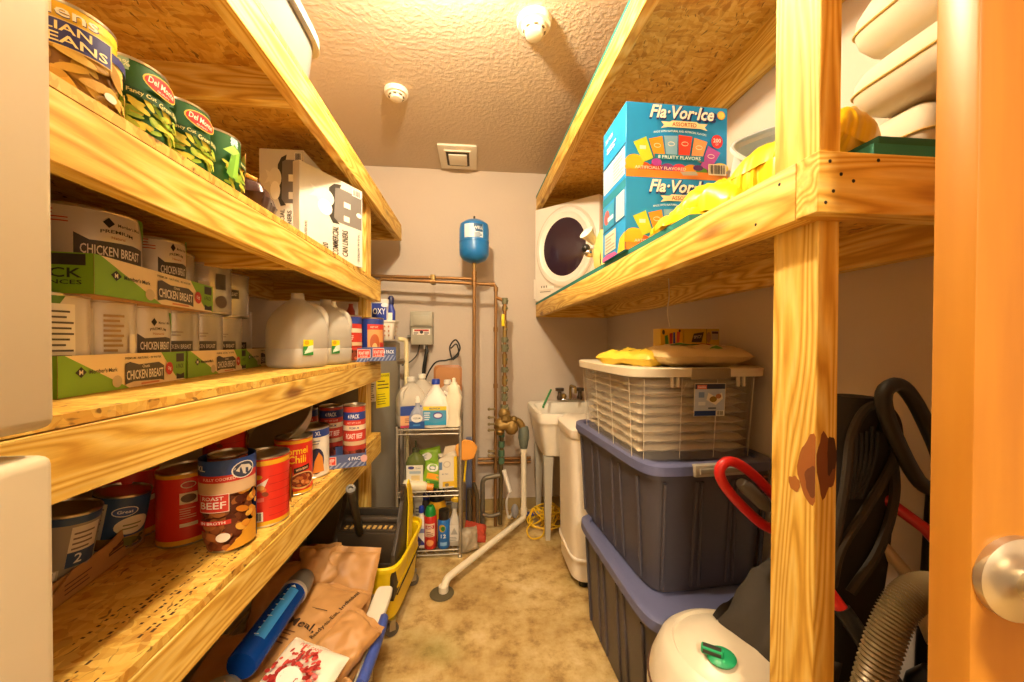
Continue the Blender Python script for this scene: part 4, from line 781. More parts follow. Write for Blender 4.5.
# mop bucket
MY = C('#f4d010', .4); MB = C('#3a2f22', .45)
t = thing('mop_bucket', 'yellow mop bucket on casters with a black wringer', 'mop bucket', (-.447, 1.785, 0), math.radians(-6))
b = B(); b.shell([(.07, .12, .18, 6), (.08, .13, .19, 6), (.20, .140, .208, 6), (.205, .145, .212, 6), (.215, .145, .212, 6), (.22, .141, .21, 6), (.300, .148, .225, 6), (.301, .160, .236, 6), (.318, .161, .237, 6), (.323, .157, .233, 6)], .006, MY); b.build('bucket', t)
b = B(); b.tube([(.1465, -.20, .20), (.1465, .2, .21), (0, .215, .21), (-.1465, .2, .21)], .0035, MB, 6); b.build('groove_line', t)
for x, y in ((.112, -.165), (-.112, -.165), (.112, .165), (-.112, .165)):
    b = B(); b.lathe([(0, -.011), (.026, -.011), (.029, -.006), (.029, .006), (.026, .011), (0, .011)], C('#57504a', .5), 20, M=T(x, y, .029) @ RZ(35) @ RX(90)); b.box((-.016, -.012, .03), (-.013, .012, .075), STEEL, M=T(x, y, 0) @ RZ(125)); b.box((.013, -.012, .03), (.016, .012, .075), STEEL, M=T(x, y, 0) @ RZ(125)); b.lathe([(0, .068), (.02, .068), (.02, .078), (0, .078)], STEEL, 14, c=(x, y, 0)); b.build('caster', t)
w = B(); w.box((-.125, -.165, .285), (.125, -.15, .305), MB, .003); w = w.build('wringer', t)
for s in (-1, 1):
    b = B(); pts = [(-.115, .18), (.02, .20), (.10, .32), (.125, .45), (.10, .54), (.055, .60), (.03, .60), (.03, .53), (-.02, .46), (-.10, .36)]
    Mx = Matrix(((0, 0, 1, 0), (1, 0, 0, 0), (0, 1, 0, 0), (0, 0, 0, 1)))
    b.prism([(y - .10, z) for y, z in pts], s * .128 - .009, s * .128 + .009, MB, M=Mx, bev=.003); b.build('wringer_side', w)
b = B()
for s in (-1, 1):
    b = B(); b.prism([(y - .10 + .018, z) for y, z in [(.03, .24), (.10, .33), (.128, .45), (.112, .54), (.062, .612), (.04, .60), (.06, .5)]], s * .139 - .003 + s * .004, s * .139 + .003 + s * .004, MY, M=Mx); b.build('splash_guard', w)
b = B(); b.box((-.122, -.16, .30), (.122, -.145, .43), MB, .003); b.box((-.122, -.15, .425), (.122, -.06, .44), MB, .004); b.lathe([(0, -.12), (.017, -.12), (.017, .12), (0, .12)], MB, 16, M=T(0, -.075, .45) @ RY(90)); b.box((-.122, -.03, .39), (.122, -.015, .48), C('#2a231a', .6), .003); b.build('press_plate', w)
b = B()
for k in range(9): b.box((-.10 + k * .024, -.14, .4402), (-.088 + k * .024, -.115, .444), C('#c9a35a', .5)); b.box((-.10 + k * .024, -.088, .4402), (-.090 + k * .024, -.075, .4435), C('#c9a35a', .5))
b.build('perforation', w)
b = B(); b.tube([(-.02, -.17, .44), (.045, -.405, .715)], .0155, BLK, 14); b.lathe([(0, -.002), (.0165, -.002), (.0165, .012), (.008, .013), (.006, .008), (0, .008)], C('#5a544c', .5), 14, M=T(.045, -.405, .713) @ RX(40) @ RY(17)); b.build('wringer_handle', w)

# ------------------------------------------------------------------ wire rack and cleaning supplies
RX0, RX1, RY0, RY1 = -.446, -.090, 2.17, 2.40
RK = [.742, .385, .045]; WIRE = C('#b7ae9c', .35, .7)
t = thing('wire_rack', 'chrome wire rack with three shelves of cleaning supplies', 'rack', ((RX0 + RX1) / 2, 2.28, 0))
for x in (RX0, RX1):
    for y in (RY0, RY1):
        b = B(); b.lathe([(0, 0), (.013, 0), (.013, .01), (.0085, .014), (.0085, .79 if y == RY1 else .755), (.006, .80 if y == RY1 else .762), (0, .80 if y == RY1 else .762)], WIRE, 12, c=(x, y, 0)); b.build('post', t, world=True)
for z in RK:
    b = B()
    for dz in (0, -.026):
        b.tube([(RX0, RY0, z + dz), (RX1, RY0, z + dz), (RX1, RY1, z + dz), (RX0, RY1, z + dz)], .004, WIRE, 6, closed=True)
    n = 14; zz = []
    for k in range(n + 1): zz.append((RX0 + (RX1 - RX0) * k / n, RY0, z if k % 2 == 0 else z - .026))
    b.tube(zz, .002, WIRE, 5); b.tube([(x, RY1, q) for x, _, q in zz], .002, WIRE, 5)
    for k in range(12): x = RX0 + (RX1 - RX0) * (k + .5) / 12; b.tube([(x, RY0, z), (x, RY1, z)], .0022, WIRE, 5)
    b.build('wire_shelf', t, world=True)
def bottle(name, label, cat, loc, secs, mat, capsecs=None, capmat=None, lab=None, labr=None, face=-88, rz=0, group=None, rot=None, handle=None, soft=1):
    t = thing(name, label, cat, loc, rz, group, rot); b = B(); b.squircle(secs, mat, 32); b.fix = True; b.build('bottle_body', t)
    if handle: b = B(); b.tube(bez(handle), .008, mat, 8); b.build('handle', t)
    if capsecs: b = B(); b.lathe(capsecs, capmat, 20); b.build('cap', t)
    if lab: b = B(); b.decal(lab, cyl(labr, face), .008) if labr > 0 else b.decal(lab, flat((0, labr, 0), (1, 0, 0), (0, 0, 1))); b.build('label', t)
    return t
Z1, Z2, Z3 = RK[0] + .004, RK[1] + .004, RK[2] + .004
CLR = clear('clear_bottle', '#f4ead8', .25, .3, .7)
gj = 'clear jugs on top of the wire rack'
t = gallon('clear jug with a blue and orange label at the left of the rack top', (-.385, 2.275, Z1), math.radians(200), 'cleaner_jug', 'jug', CLR, 1.12, '#e6dfd0', gj)
b = B(); b.decal([('r', -.075, .075, .075, .13, '#2f4a9a'), ('r', .0, .085, .06, .12, '#d8dce6'), ('r', -.075, .02, .075, .075, '#e0a878'), ('r', -.075, .006, .075, .02, '#b0385a'), *bars(-.05, .035, .0, .065, 3, '#9a5a4a', 3, .4)], flat((0, .0846, 0), (-1, 0, 0), (0, 0, 1))); b.build('label', t)
gallon('clear jug behind the labelled one at the back of the rack top', (-.335, 2.365, Z1 + .01), math.radians(10), 'cleaner_jug', 'jug', CLR, 1.12, '#e6dfd0', gj)
gallon('clear jug standing in front of the brown board', (-.175, 2.34, Z1), math.radians(-30), 'cleaner_jug', 'jug', CLR, 1.02, '#e9e2d2', gj)
bottle('spray_bottle', 'small clear bottle with a round white label at the front of the rack top', 'bottle', (-.335, 2.20, Z1), [(0, .040, .028, 3), (.004, .044, .030, 3), (.075, .044, .030, 3), (.10, .034, .026, 2.5), (.125, .014, .014, 2), (.15, .012, .012, 2)], clear('blue_liquid', '#cfd6e6', .2, .5), [(0, .148), (.014, .148), (.012, .172), (.006, .185), (0, .186)], C('#e8e2d4', .4),
       [('r', -.043, .004, .043, .045, '#1d4f94'), ('r', -.043, .045, .043, .075, '#8f9cbc'), ('e', 0, .062, .032, .024, '#f0ece2'), ('t', 'OZIUM', 0, .062, .010, '#4a4a5a', .04), ('r', -.02, .02, .02, .028, '#4a8ac8')], -.0305, group=None)
bottle('bleach_bottle', 'white bleach bottle with a blue cap and a blue and yellow label', 'bottle', (-.235, 2.235, Z1), [(0, .068, .05, 3.5), (.006, .078, .056, 3.5), (.13, .080, .058, 3.5), (.15, .074, .055, 3), (.205, .040, .036, 2.3), (.235, .022, .022, 2), (.255, .020, .020, 2)], C('#efe6da', .35), [(0, .25), (.024, .25), (.024, .275), (.02, .28), (0, .28)], C('#2540a8', .4),
       [('r', -.066, .02, .066, .105, '#4a9ac4'), ('r', -.066, .105, .066, .128, '#e6cf3a'), ('p', [(-.066, .02), (.066, .02), (.066, .05), (.0, .03), (-.066, .05)], '#2a9ac8'), ('e', .018, .075, .028, .02, '#5a4a9a'), ('e', .018, .075, .022, .012, '#e8e4f0'), *bars(-.06, .05, -.02, .10, 4, '#dfe8f0', 3, .5), ('t', 'BLEACH', 0, .116, .010, '#3a5a9a', .06)], -.0588,
       handle=[(.045, 0, .205), (.072, 0, .185), (.078, 0, .15)])
bottle('detergent_bottle', 'slim cream bottle with a waisted grip at the right end of the rack top', 'bottle', (-.128, 2.215, Z1), [(0, .034, .028, 3), (.006, .042, .034, 3), (.03, .043, .034, 3), (.06, .034, .03, 2.6), (.11, .040, .032, 2.6), (.175, .046, .034, 2.6), (.19, .038, .03, 2.4), (.20, .036, .03, 2.4), (.24, .034, .028, 2.2), (.25, .02, .02, 2), (.262, .018, .018, 2)], C('#efe4c8', .4), [(0, .26), (.012, .26), (.010, .285), (0, .29)], C('#e8dec6', .4))
# middle shelf
bottle('soap_bottle', 'green bottle with a white label at the left of the middle rack shelf', 'bottle', (-.355, 2.26, Z2), [(0, .045, .034, 3), (.005, .055, .04, 3), (.14, .056, .04, 3), (.17, .045, .036, 2.5), (.195, .02, .02, 2), (.21, .02, .02, 2)], clear('green_liquid', '#7f8a4a', .2, .3), [(0, .205), (.022, .205), (.02, .225), (.006, .23), (.006, .27), (0, .27)], C('#4a4a30', .4),
       [('r', -.048, .03, .048, .135, '#e8e2d2'), ('e', -.02, .12, .018, .009, '#4a4a8a'), ('r', -.03, .085, .035, .10, '#a8bcc8'), ('r', -.02, .04, .03, .075, '#e0c890'), ('t', "Dawn", .02, .118, .009, '#6a7a8a')], -.0408)
for i, (loc, rot, lab) in enumerate((((-.262, 2.30, Z2 + .105), R3(82, -12, 0), 'green wipes pouch leaning at the back of the middle rack shelf'), ((-.245, 2.245, Z2 + .065), R3(80, 14, 0), 'green wipes pouch with an orange patch, in front of the other pouch'))):
    t = thing('wipes_pouch', lab, 'pouch', loc, 0, 'green wipes pouches', rot)
    f = pillow_fn(.13, .21 - .07 * i, .05, 20 + i, .006, 20, 5); b = B(); pillow(b, f, C('#8cb42c', .4), 20); b.build('pouch_body', t)
    l2 = .21 - .07 * i; mp = lambda u, v, off: f(.5 + u / .13, .5 + v / l2, 1) + Vector((0, 0, off + .001))
    b = B(); b.decal([('e', -.02, l2 * .3, .032, .022, '#f0ece0'), ('e', -.02, l2 * .3, .018, .011, '#6a7a9a'), ('e', -.02, l2 * .3, .014, .008, '#e8e4da'), ('r', -.04, -l2 * .15, .03, l2 * .08, '#f0a01c' if i else '#e8d030'), ('r', -.04, -l2 * .42, .04, -l2 * .2, '#4a8a30')], mp, .01); b.build('printing', t)
t = thing('sponge_box', 'white and yellow open carton on the right of the middle rack shelf', 'carton', (-.212, 2.195, Z2), math.radians(10))
b = B(); W2 = C('#e9dfca', .55); b.box((0, 0, 0), (.105, .075, .185), W2, .0015, seg=1); b.build('carton', t)
b = B(); b.prism([(-.01, .175), (.075, .215), (.10, .21), (.105, .185), (0, .185)], 0, .003, W2, M=T(0, .0, 0) @ RX(90)); b.prism([(.02, .185), (.105, .185), (.10, .25), (.035, .245)], -.004, -.001, C('#d8c4a6', .6), M=T(0, .0, 0) @ RX(90)); b.build('flap', t)
b = B(); b.decal([('r', .085, 0, .105, .185, '#f0c81c'), ('r', .02, .01, .105, .04, '#f0c030'), ('e', .045, .02, .012, .010, '#8a7a5a'), ('r', .0, .11, .018, .155, '#6a8ab0'), ('e', .045, .14, .022, .02, '#cfc0a8'), ('e', .045, .14, .016, .014, '#e9dfca'), ('t', 'Mr. Clean', .035, .085, .008, '#8a8a9a', .035)], flat((0, -.0002, 0), (1, 0, 0), (0, 0, 1))); b.build('printing', t)
bottle('scrub_bottle', 'cream bottle with an orange cap lying on its side on the middle rack shelf', 'bottle', (-.415, 2.20, Z2 + .03), [(0, .024, .024, 2.4), (.005, .028, .028, 2.4), (.12, .028, .028, 2.4), (.135, .018, .018, 2)], C('#efe4c4', .4), [(0, .134), (.020, .134), (.020, .168), (.016, .172), (0, .172)], C('#e8902c', .4), rot=R3(0, 97, 0))
# bottom shelf
def aero(label, loc, r, h, col, capcol, caph, lab, grp='spray cans and bottles on the bottom rack shelf', dome=False):
    t = thing('spray_can', label, 'spray can', loc, 0, grp); b = B(); b.lathe([(0, 0), (r * .92, 0), (r, .004), (r, h - .012), (r * .8, h), (0, h)], C(col, .35), 28); b.build('can_body', t)
    b = B(); b.lathe([(0, h - .008), (r * .84, h - .008), (r * .84, h + caph * .4), (r * (.6 if dome else .82), h + caph * .92), (r * .5, h + caph), (0, h + caph)], C(capcol, .4), 24); b.build('cap', t)
    if lab: b = B(); b.decal(lab, cyl(r * 1.002, -90), .008); b.build('label', t)
    return t
aero('red spray can with a green cap at the front of the bottom rack shelf', (-.262, 2.205, Z3), .037, .19, '#c82a1e', '#1f8a34', .05, [('r', -.03, .075, .03, .15, '#e8c8a8'), ('r', -.026, .12, .026, .14, '#b8342a'), ('t', 'RAID', 0, .13, .014, '#f4e8da', .035), ('e', .0, .04, .022, .018, '#e8985a'), *bars(-.02, .08, .02, .11, 3, '#8a3a2a', 2, .4)], dome=True)
aero('blue spray can with a black cap at the front of the bottom rack shelf', (-.185, 2.205, Z3), .036, .165, '#1f6cc0', '#241d16', .055, [('e', -.008, .12, .02, .022, '#c8a03a'), ('e', -.002, .118, .012, .014, '#2a7a3a'), ('t', '12', .0, .075, .022, '#f0f4fa', .03), ('r', -.02, .02, .02, .04, '#8ab8e8')])
for i, (x, y, lab) in enumerate(((-.385, 2.25, 'blue capped white bottle at the left of the bottom rack shelf, behind the mop bucket'), (-.315, 2.215, 'blue capped white bottle touching the red spray can'))):
    bottle('cleaner_bottle', lab, 'bottle', (x, y, Z3), [(0, .03, .022, 3), (.004, .034, .025, 3), (.13, .034, .025, 3), (.165, .02, .018, 2.4), (.19, .012, .012, 2), (.21, .012, .012, 2)], C('#e8e2d8', .4), [(0, .2), (.014, .2), (.017, .215), (.014, .235), (0, .24)], C('#2a3fae', .4), [('r', -.03, .02, .03, .12, '#e9c41c' if i == 0 else '#f0ece4'), ('p', [(-.03, .02), (.03, .02), (-.03, .09)], '#3a3a8a'), ('r', -.01, .09, .03, .115, '#8a94c0')], -.0255, group='blue capped bottles')
bottle('large_bottle', 'wide dark capped bottle with an orange collar at the back of the bottom rack shelf', 'bottle', (-.235, 2.305, Z3), [(0, .05, .045, 3), (.005, .056, .05, 3), (.20, .056, .05, 3), (.23, .04, .04, 2.2), (.25, .036, .036, 2)], C('#e0a41c', .4), [(0, .235), (.044, .235), (.046, .285), (.04, .30), (0, .302)], BLK)
bottle('spray_bottle', 'grey trigger spray bottle with a yellow nozzle at the right of the bottom rack shelf', 'bottle', (-.125, 2.225, Z3), [(0, .034, .026, 3), (.004, .038, .029, 3), (.13, .038, .029, 3), (.17, .018, .018, 2.2), (.20, .012, .012, 2), (.215, .012, .012, 2)], C('#cfc6b6', .4), None, None, [('r', -.034, .03, .034, .125, '#ded8cc'), ('p', [(-.02, .07), (0, .11), (.02, .07)], '#a8a49a'), *bars(-.025, .035, .025, .06, 3, '#8a867e', 3, .4)], -.0298)

b = B(); b.squircle([(0, .02, .014, 3), (.03, .02, .014, 3), (.045, .012, .010, 2)], C('#8a8478', .4), 20, M=T(-.125, 2.225, Z3 + .215)); b.box((-.175, 2.215, Z3 + .235), (-.13, 2.235, Z3 + .255), C('#2a241c', .5), .004); b.ball((-.118, 2.225, Z3 + .262), .024, C('#e0b828', .4), 12, sc=(1.2, .7, .8)); tr = b.build('trigger_head')
par = [o for o in bpy.data.objects if o.get('label', '').startswith('grey trigger')][0]; tr.parent = par; tr.matrix_parent_inverse = parent_world(par).inverted()
bottle('tall_bottle', 'tall narrow cream canister at the back left of the bottom rack shelf', 'canister', (-.345, 2.34, Z3), [(0, .033, .033, 2), (.004, .036, .036, 2), (.27, .036, .036, 2), (.285, .03, .03, 2)], C('#d8cfba', .5), [(0, .28), (.033, .28), (.033, .30), (0, .302)], C('#cfc6b2', .5), [*bars(-.02, .06, .02, .2, 7, '#8a8070', 3, .4)], .0362)
bottle('dark_bottle', 'black bottle at the far left of the bottom rack shelf', 'bottle', (-.405, 2.33, Z3), [(0, .02, .026, 3), (.004, .024, .028, 3), (.24, .024, .028, 3), (.27, .014, .014, 2)], BLK, [(0, .265), (.014, .265), (.014, .295), (0, .297)], BLK)
bottle('drill_bottle', 'dark bottle with a blue collar behind the green cap', 'bottle', (-.30, 2.30, Z3), [(0, .03, .03, 2), (.15, .034, .034, 2), (.20, .026, .026, 2), (.25, .016, .016, 2)], C('#3a3430', .4), [(0, .24), (.018, .24), (.022, .27), (.016, .295), (0, .3)], C('#2a2f6a', .4))
b = B(); f = pillow_fn(.11, .13, .10, 31, .014, 22); pillow(b, f, C('#a8977c', .35), 22); tag(b.build('plastic_bag', loc=(-.045, 2.24, .06), rot=R3(70, 0, 20)), 'crumpled grey plastic bag on the floor beside the wire rack', 'bag')
b = B(); f = pillow_fn(.14, .13, .06, 33, .012, 20); pillow(b, f, C('#b8432c', .5), 20); tag(b.build('red_rag', loc=(.0, 2.36, .045), rot=R3(30, 20, 10)), 'red rag on the floor at the foot of the copper pipes', 'rag')
b = B(); b.prism([(.062 * (1 + .08 * math.sin(5 * a)) * math.cos(a), .058 * (1 + .07 * math.cos(7 * a)) * math.sin(a)) for a in [k * .3 for k in range(21)]], -.014, .014, C('#e59a3c', .8), M=RX(90), bev=.004); b.tube([(0, .01, -.04), (-.012, .012, -.19)], .006, C('#e8c41c', .4), 8); tag(b.build('duster', loc=(-.055, 2.19, .615)), 'orange foam pad on a yellow stick at the right side of the rack', 'duster')
b = B(); b.box((-.02, -.012, 0), (.02, .012, .62), C('#5a5f7a', .5), .004); tag(b.build('folded_board', loc=(-.045, 2.47, 0)), 'narrow blue grey panel standing behind the right rack post', 'panel')

# ------------------------------------------------------------------ basket with stain remover on the water heater
t = thing('plastic_basket', 'white perforated plastic basket on top of the water heater', 'basket', (-.53, 2.235, 1.256))
WB = C('#ece4d4', .45); b = B(); b.shell([(0, .055, .05, 6), (.004, .058, .053, 6), (.10, .068, .062, 6), (.101, .074, .068, 6), (.11, .074, .068, 6)], .004, WB); b.build('basket_body', t)
b = B()
for i in range(3):
    for j in range(3): b.decal([('e', .0 + .022 * i - .005, .025 + .025 * j, .0045, .006, '#c9906a')], flat((0, -.0600 - .0001, 0), (1, 0, -.0), (0, -.085, 1)))
    for j in range(3): b.decal([('e', -.03 + .028 * i, .025 + .025 * j, .0045, .006, '#c9906a')], flat((.0655, 0, 0), (0, 1, 0), (.085, 0, 1)))
b.build('hole', t)
t = thing('stain_remover', 'white and blue tub of stain remover in the white basket', 'tub', (-.545, 2.225, 1.262))
b = B(); b.squircle([(0, .036, .036, 3), (.20, .044, .044, 3), (.205, .046, .046, 3), (.225, .046, .046, 3)], C('#e8e4dc', .4)); b.build('tub_body', t)
b = B(); b.decal([('r', -.04, .08, .04, .20, '#2c3f9c'), ('t', 'OXY', .0, .155, .035, '#f2f2f6', .07), ('e', .03, .19, .02, .012, '#f0f0f4')], flat((0, -.0445, 0), (1, 0, 0), (0, 0, 1)), base=.002); b.build('label', t)
bottle('spray_bottle', 'blue trigger spray bottle standing beside the tub in the basket', 'bottle', (-.492, 2.235, 1.262), [(0, .022, .02, 3), (.16, .024, .022, 3), (.19, .014, .014, 2), (.205, .012, .012, 2)], C('#2a3a9a', .35), [(0, .2), (.016, .2), (.018, .235), (.01, .25), (0, .25)], C('#20204a', .4), [('r', -.012, .05, .012, .15, '#e8e4dc'), ('r', -.018, .02, .018, .045, '#e0c040')], -.0222)
b = B(); b.lathe([(0, 0), (.02, 0), (.022, .16), (.012, .185), (.012, .2), (0, .2)], C('#b03a24', .4), 18); tag(b.build('sauce_bottle', loc=(-.70, 2.18, 1.256)), 'small red bottle on the water heater, behind the roast beef cans', 'bottle')
b = B(); b.lathe([(0, 0), (.028, 0), (.028, .17), (.012, .2), (.010, .23), (0, .23)], C('#e0cfa0', .4), 18); tag(b.build('cream_bottle', loc=(-.80, 2.2, 1.256)), 'cream bottle on the water heater, seen over the second jug', 'bottle')

# ------------------------------------------------------------------ laundry sink and washer
SK = C('#efe6d4', .35)
t = thing('laundry_sink', 'white laundry sink on tapered legs at the back right', 'sink', (.66, 2.46, 0))
def rr(x0, y0, x1, y1, z, e=9): return (z, (x1 - x0) / 2, (y1 - y0) / 2, e, (x0 + x1) / 2 - .66, (y0 + y1) / 2 - 2.46)
b = B(); b.squircle([rr(.43, 2.30, .92, 2.68, .525), rr(.42, 2.275, .93, 2.70, .54), rr(.385, 2.225, .965, 2.735, .745), rr(.378, 2.215, .975, 2.74, .748), rr(.372, 2.21, .98, 2.745, .80), rr(.375, 2.212, .977, 2.742, .81), rr(.405, 2.245, .945, 2.66, .808), rr(.415, 2.255, .935, 2.65, .79), rr(.45, 2.32, .90, 2.61, .57), rr(.5, 2.35, .85, 2.58, .56)], SK, 64); b.build('basin', t)
for x, y in ((.45, 2.31), (.45, 2.66), (.91, 2.31), (.91, 2.66)):
    b = B(); M = T(x - .66, y - 2.46, 0); b.loft([[(-.012, -.012, 0), (.016, -.012, 0), (.016, .016, 0), (-.012, .016, 0)], [(-.028, -.03, .53), (.03, -.03, .53), (.03, .03, .53), (-.028, .03, .53)]], C('#b9b2a2', .5), M); b.build('leg', t)
b = B(); b.box((-.07, .205, .81), (.07, .245, .835), CHROME, .006); b.tube(elbow([(0, .225, .83), (0, .225, .93), (0, .08, .93), (0, .08, .89)], .03), .010, BRASS)
b.ball((-.05, .225, .85), .022, BRASS, 12); b.build('faucet', t, loc=(.03, 0, 0))
for x in (-.05, .10):
    b = B(); b.lathe([(0, .825), (.018, .825), (.022, .845), (.014, .86), (.014, .885), (.032, .89), (.032, .91), (0, .912)], C('#4a3a2a', .4, .3), 16, c=(x, .225, 0)); b.build('tap_handle', t)
b = B(); b.tube(bez([(-.12, .20, .90), (-.16, .12, .86), (-.205, .02, .82), (-.215, -.02, .815)]), .008, C('#4a9a5a', .5), 8); tag(b.build('green_hose', loc=(.66, 2.46, 0)), 'short green hose lying over the rim of the laundry sink', 'hose')
# coiled yellow cord
t = thing('extension_cord', 'loose coil of yellow extension cord on the floor under the sink', 'cord', (.48, 2.48, 0))
b = B(); rnd = random.Random(8); pts = []
for k in range(150):
    a = k * .38; q = .075 + .045 * math.sin(k * .21) + rnd.uniform(-.008, .008); pts.append((q * math.cos(a) * 1.1, q * math.sin(a) * .7, .07 + .055 * math.sin(a * 1.0 + k * .05) + .008 * math.sin(k * .7)))
b.tube(bez(pts, 2), .0055, C('#e6b81c', .5), 7); b.build('coil', t)
b = B(); b.tube(bez([(-.10, -.02, .05), (-.15, -.10, .03), (-.13, -.16, .008), (-.06, -.14, .008), (-.02, -.05, .03)]), .0055, C('#e6b81c', .5), 7); b.build('loose_loop', t)
b = B(); b.box((.0, -.03, .0), (.03, .03, .035), BLK, .005); b.build('plug', t, loc=(.07, -.16, 0))
b = B(); b.box((-.05, -.02, 0), (.05, .02, .016), C('#3a4aa0', .5), .004); tag(b.build('blue_clip', loc=(.40, 2.66, 0)), 'small blue plastic clip on the floor by the back baseboard', 'clip')
# portable washer
t = thing('portable_washer', 'narrow white plastic washer standing between the sink and the navy totes', 'washing machine', (.70, 1.99, 0))
PW = C('#efe3cf', .4)
b = B(); b.squircle([(.03, .195, .165, 6), (.045, .21, .18, 6), (.14, .212, .184, 6), (.145, .222, .19, 6), (.155, .222, .19, 6), (.16, .215, .186, 6), (.74, .222, .19, 6), (.76, .222, .19, 6)], PW, 56); b.build('washer_body', t)
b = B(); b.squircle([(.756, .225, .193, 6), (.766, .231, .198, 6), (.80, .229, .196, 6), (.825, .20, .17, 5), (.829, .12, .1, 4)], PW, 56); b.build('lid', t)
for x, y in ((-.15, -.13), (.15, -.13), (-.15, .13), (.15, .13)):
    b = B(); b.lathe([(0, 0), (.022, 0), (.025, .03), (0, .032)], BLK, 14, c=(x, y, 0)); b.build('foot', t)

# ------------------------------------------------------------------ stacked totes on the right
NV = C('#4a464e', .4); NVL = C('#5f6284', .4); LAT = C('#a8a090', .45)
def navy_tote(label, loc, rz, w, d, h):
    t = thing('storage_tote', label, 'storage tote', loc, rz, 'navy storage totes')
    b = B(); b.shell([(0, w/2 - .045, d/2 - .045, 9), (.006, w/2 - .038, d/2 - .038, 9), (h - .05, w/2 - .016, d/2 - .016, 9), (h - .049, w/2 - .006, d/2 - .006, 9), (h - .03, w/2 - .005, d/2 - .005, 9)], .005, NV, seg=72)
    b.build('tote_body', t)
    b = B()
    for s in (-1, 1):
        for x in (-.25, 0.02, .28):
            for dx in (-.05, .05):
                a = Vector((x * w + dx, s * (d/2 - .036), .02)); c = Vector((x * w + dx * 1.1, s * (d/2 - .0155), h - .06)); b.tube([a, c], .006, NV, 8)
        for y in (-.27, 0, .27):
            for dy in (-.06, .06):
                a = Vector((s * (w/2 - .036), y * d + dy, .02)); c = Vector((s * (w/2 - .0155), y * d + dy * 1.1, h - .06)); b.tube([a, c], .006, NV, 8)
    b.build('rib', t)
    b = B(); b.squircle([(h - .034, w/2 - .004, d/2 - .004, 8), (h - .032, w/2 + .004, d/2 + .004, 8), (h - .004, w/2 + .002, d/2 + .002, 8), (h, w/2 - .004, d/2 - .004, 8), (h, w/2 - .03, d/2 - .03, 8), (h - .012, w/2 - .036, d/2 - .036, 9), (h - .012, w/2 - .2, d/2 - .3, 4)], NVL, 80); b.build('lid', t)
    for s in (-1, 1):
        b = B(); b.box((-.09, s * (d/2 + .002) - .012, h - .036), (.09, s * (d/2 + .002) + .012, h + .003), LAT, .006); b.box((-.075, s * (d/2 + .015) - .003, h - .026), (.075, s * (d/2 + .015) + .003, h - .008), C('#8f8878', .5), .002); b.build('latch', t)
    return t
navy_tote('lower navy tote standing on the concrete floor', (.718, 1.352, 0), math.radians(2.2), .475, .70, .445)
navy_tote('upper navy tote stacked on the lower one', (.738, 1.478, .4335), math.radians(4.2), .475, .735, .425)
# clear tote on top
t = thing('clear_tote', 'clear storage tote with a paper label, on top of the navy totes', 'storage box', (.728, 1.455, .8485), math.radians(1))
CT2 = clear('clear_tote_plastic', '#ece2d0', .2, .5, .22)
w, d, h = .465, .60, .305
b = B(); b.shell([(0, w/2 - .03, d/2 - .03, 9), (.006, w/2 - .024, d/2 - .024, 9), (h - .03, w/2 - .006, d/2 - .006, 9), (h - .012, w/2 - .004, d/2 - .004, 9)], .004, CT2, seg=64); b.build('tote_body', t)
b = B(); EDG = C('#cfc2a8', .35)
for x in (-.185, -.06, .06, .185):
    b.tube([(x, -(d/2 - .0235), .01), (x * 1.04, -(d/2 - .0065), h - .03)], .0013, EDG, 6)
for y in (-.24, -.08, .08, .24): b.tube([(-(w/2 - .0235), y, .01), (-(w/2 - .0065), y * 1.05, h - .03)], .0013, EDG, 6)
b.tube([(-.19, -(d/2 - .0105), h - .075), (-.06, -(d/2 - .0105), h - .075), (-.045, -(d/2 - .009), h - .045)], .0013, EDG, 6); b.tube([(-(w/2 - .0105), -.24, h - .075), (-(w/2 - .0105), .24, h - .075)], .0013, EDG, 6)
b.build('moulded_edge', t)
b = B(); b.squircle([(h - .022, w/2 - .004, d/2 - .004, 8), (h - .022, w/2 + .016, d/2 + .016, 8), (h + .004, w/2 + .018, d/2 + .018, 8), (h + .008, w/2 + .01, d/2 + .01, 8), (h + .004, w/2 - .03, d/2 - .03, 8)], C('#dccfb2', .4), 72); b.build('lid', t)
b = B()
for x in (-.105, -.085, .125, .145): b.box((x - .003, -(d/2 + .012), h - .055), (x + .003, -(d/2 - .0), h - .018), EDG, .001)
b.build('lid_clip', t)
b = B(); b.box((-.045, -(d/2 + .021), h - .03), (.09, -(d/2 + .008), h + .006), C('#8a7a62', .5), .004); b.build('latch', t)
b = B(); b.decal([('r', -.055, -.055, .055, .055, '#e9e4d6'), ('r', -.053, -.053, .053, .053, '#b9c4d8'), ('r', -.053, .036, .053, .053, '#27304e'), ('r', -.046, .036, -.012, .050, '#d87a6a'), ('t', 'Sterilite', -.029, .0432, .007, '#f4e8e0', .028), ('p', [(-.012, .0), (.022, -.018), (.046, .004), (.042, .024), (.016, .012), (-.006, .024)], '#efe9da'), ('e', .012, .002, .013, .010, '#8a7434'), ('e', .03, .012, .010, .008, '#b87a5a'), ('p', [(-.04, -.018), (-.015, -.018), (-.015, -.006), (-.04, -.006)], '#dfe4ec'), ('r', -.04, .008, -.02, .026, '#7a94c0'), *bars(-.005, -.03, .035, -.022, 1, '#4a5a7a', 3, .6), ('r', -.053, -.053, .022, -.036, '#1d3a7a'), *barcode(.024, -.053, .051, -.036, 12)],
            flat((.035, -(d/2 - .008), .205), (1, 0, 0), (0, -.055, 1))); b.build('paper_label', t)
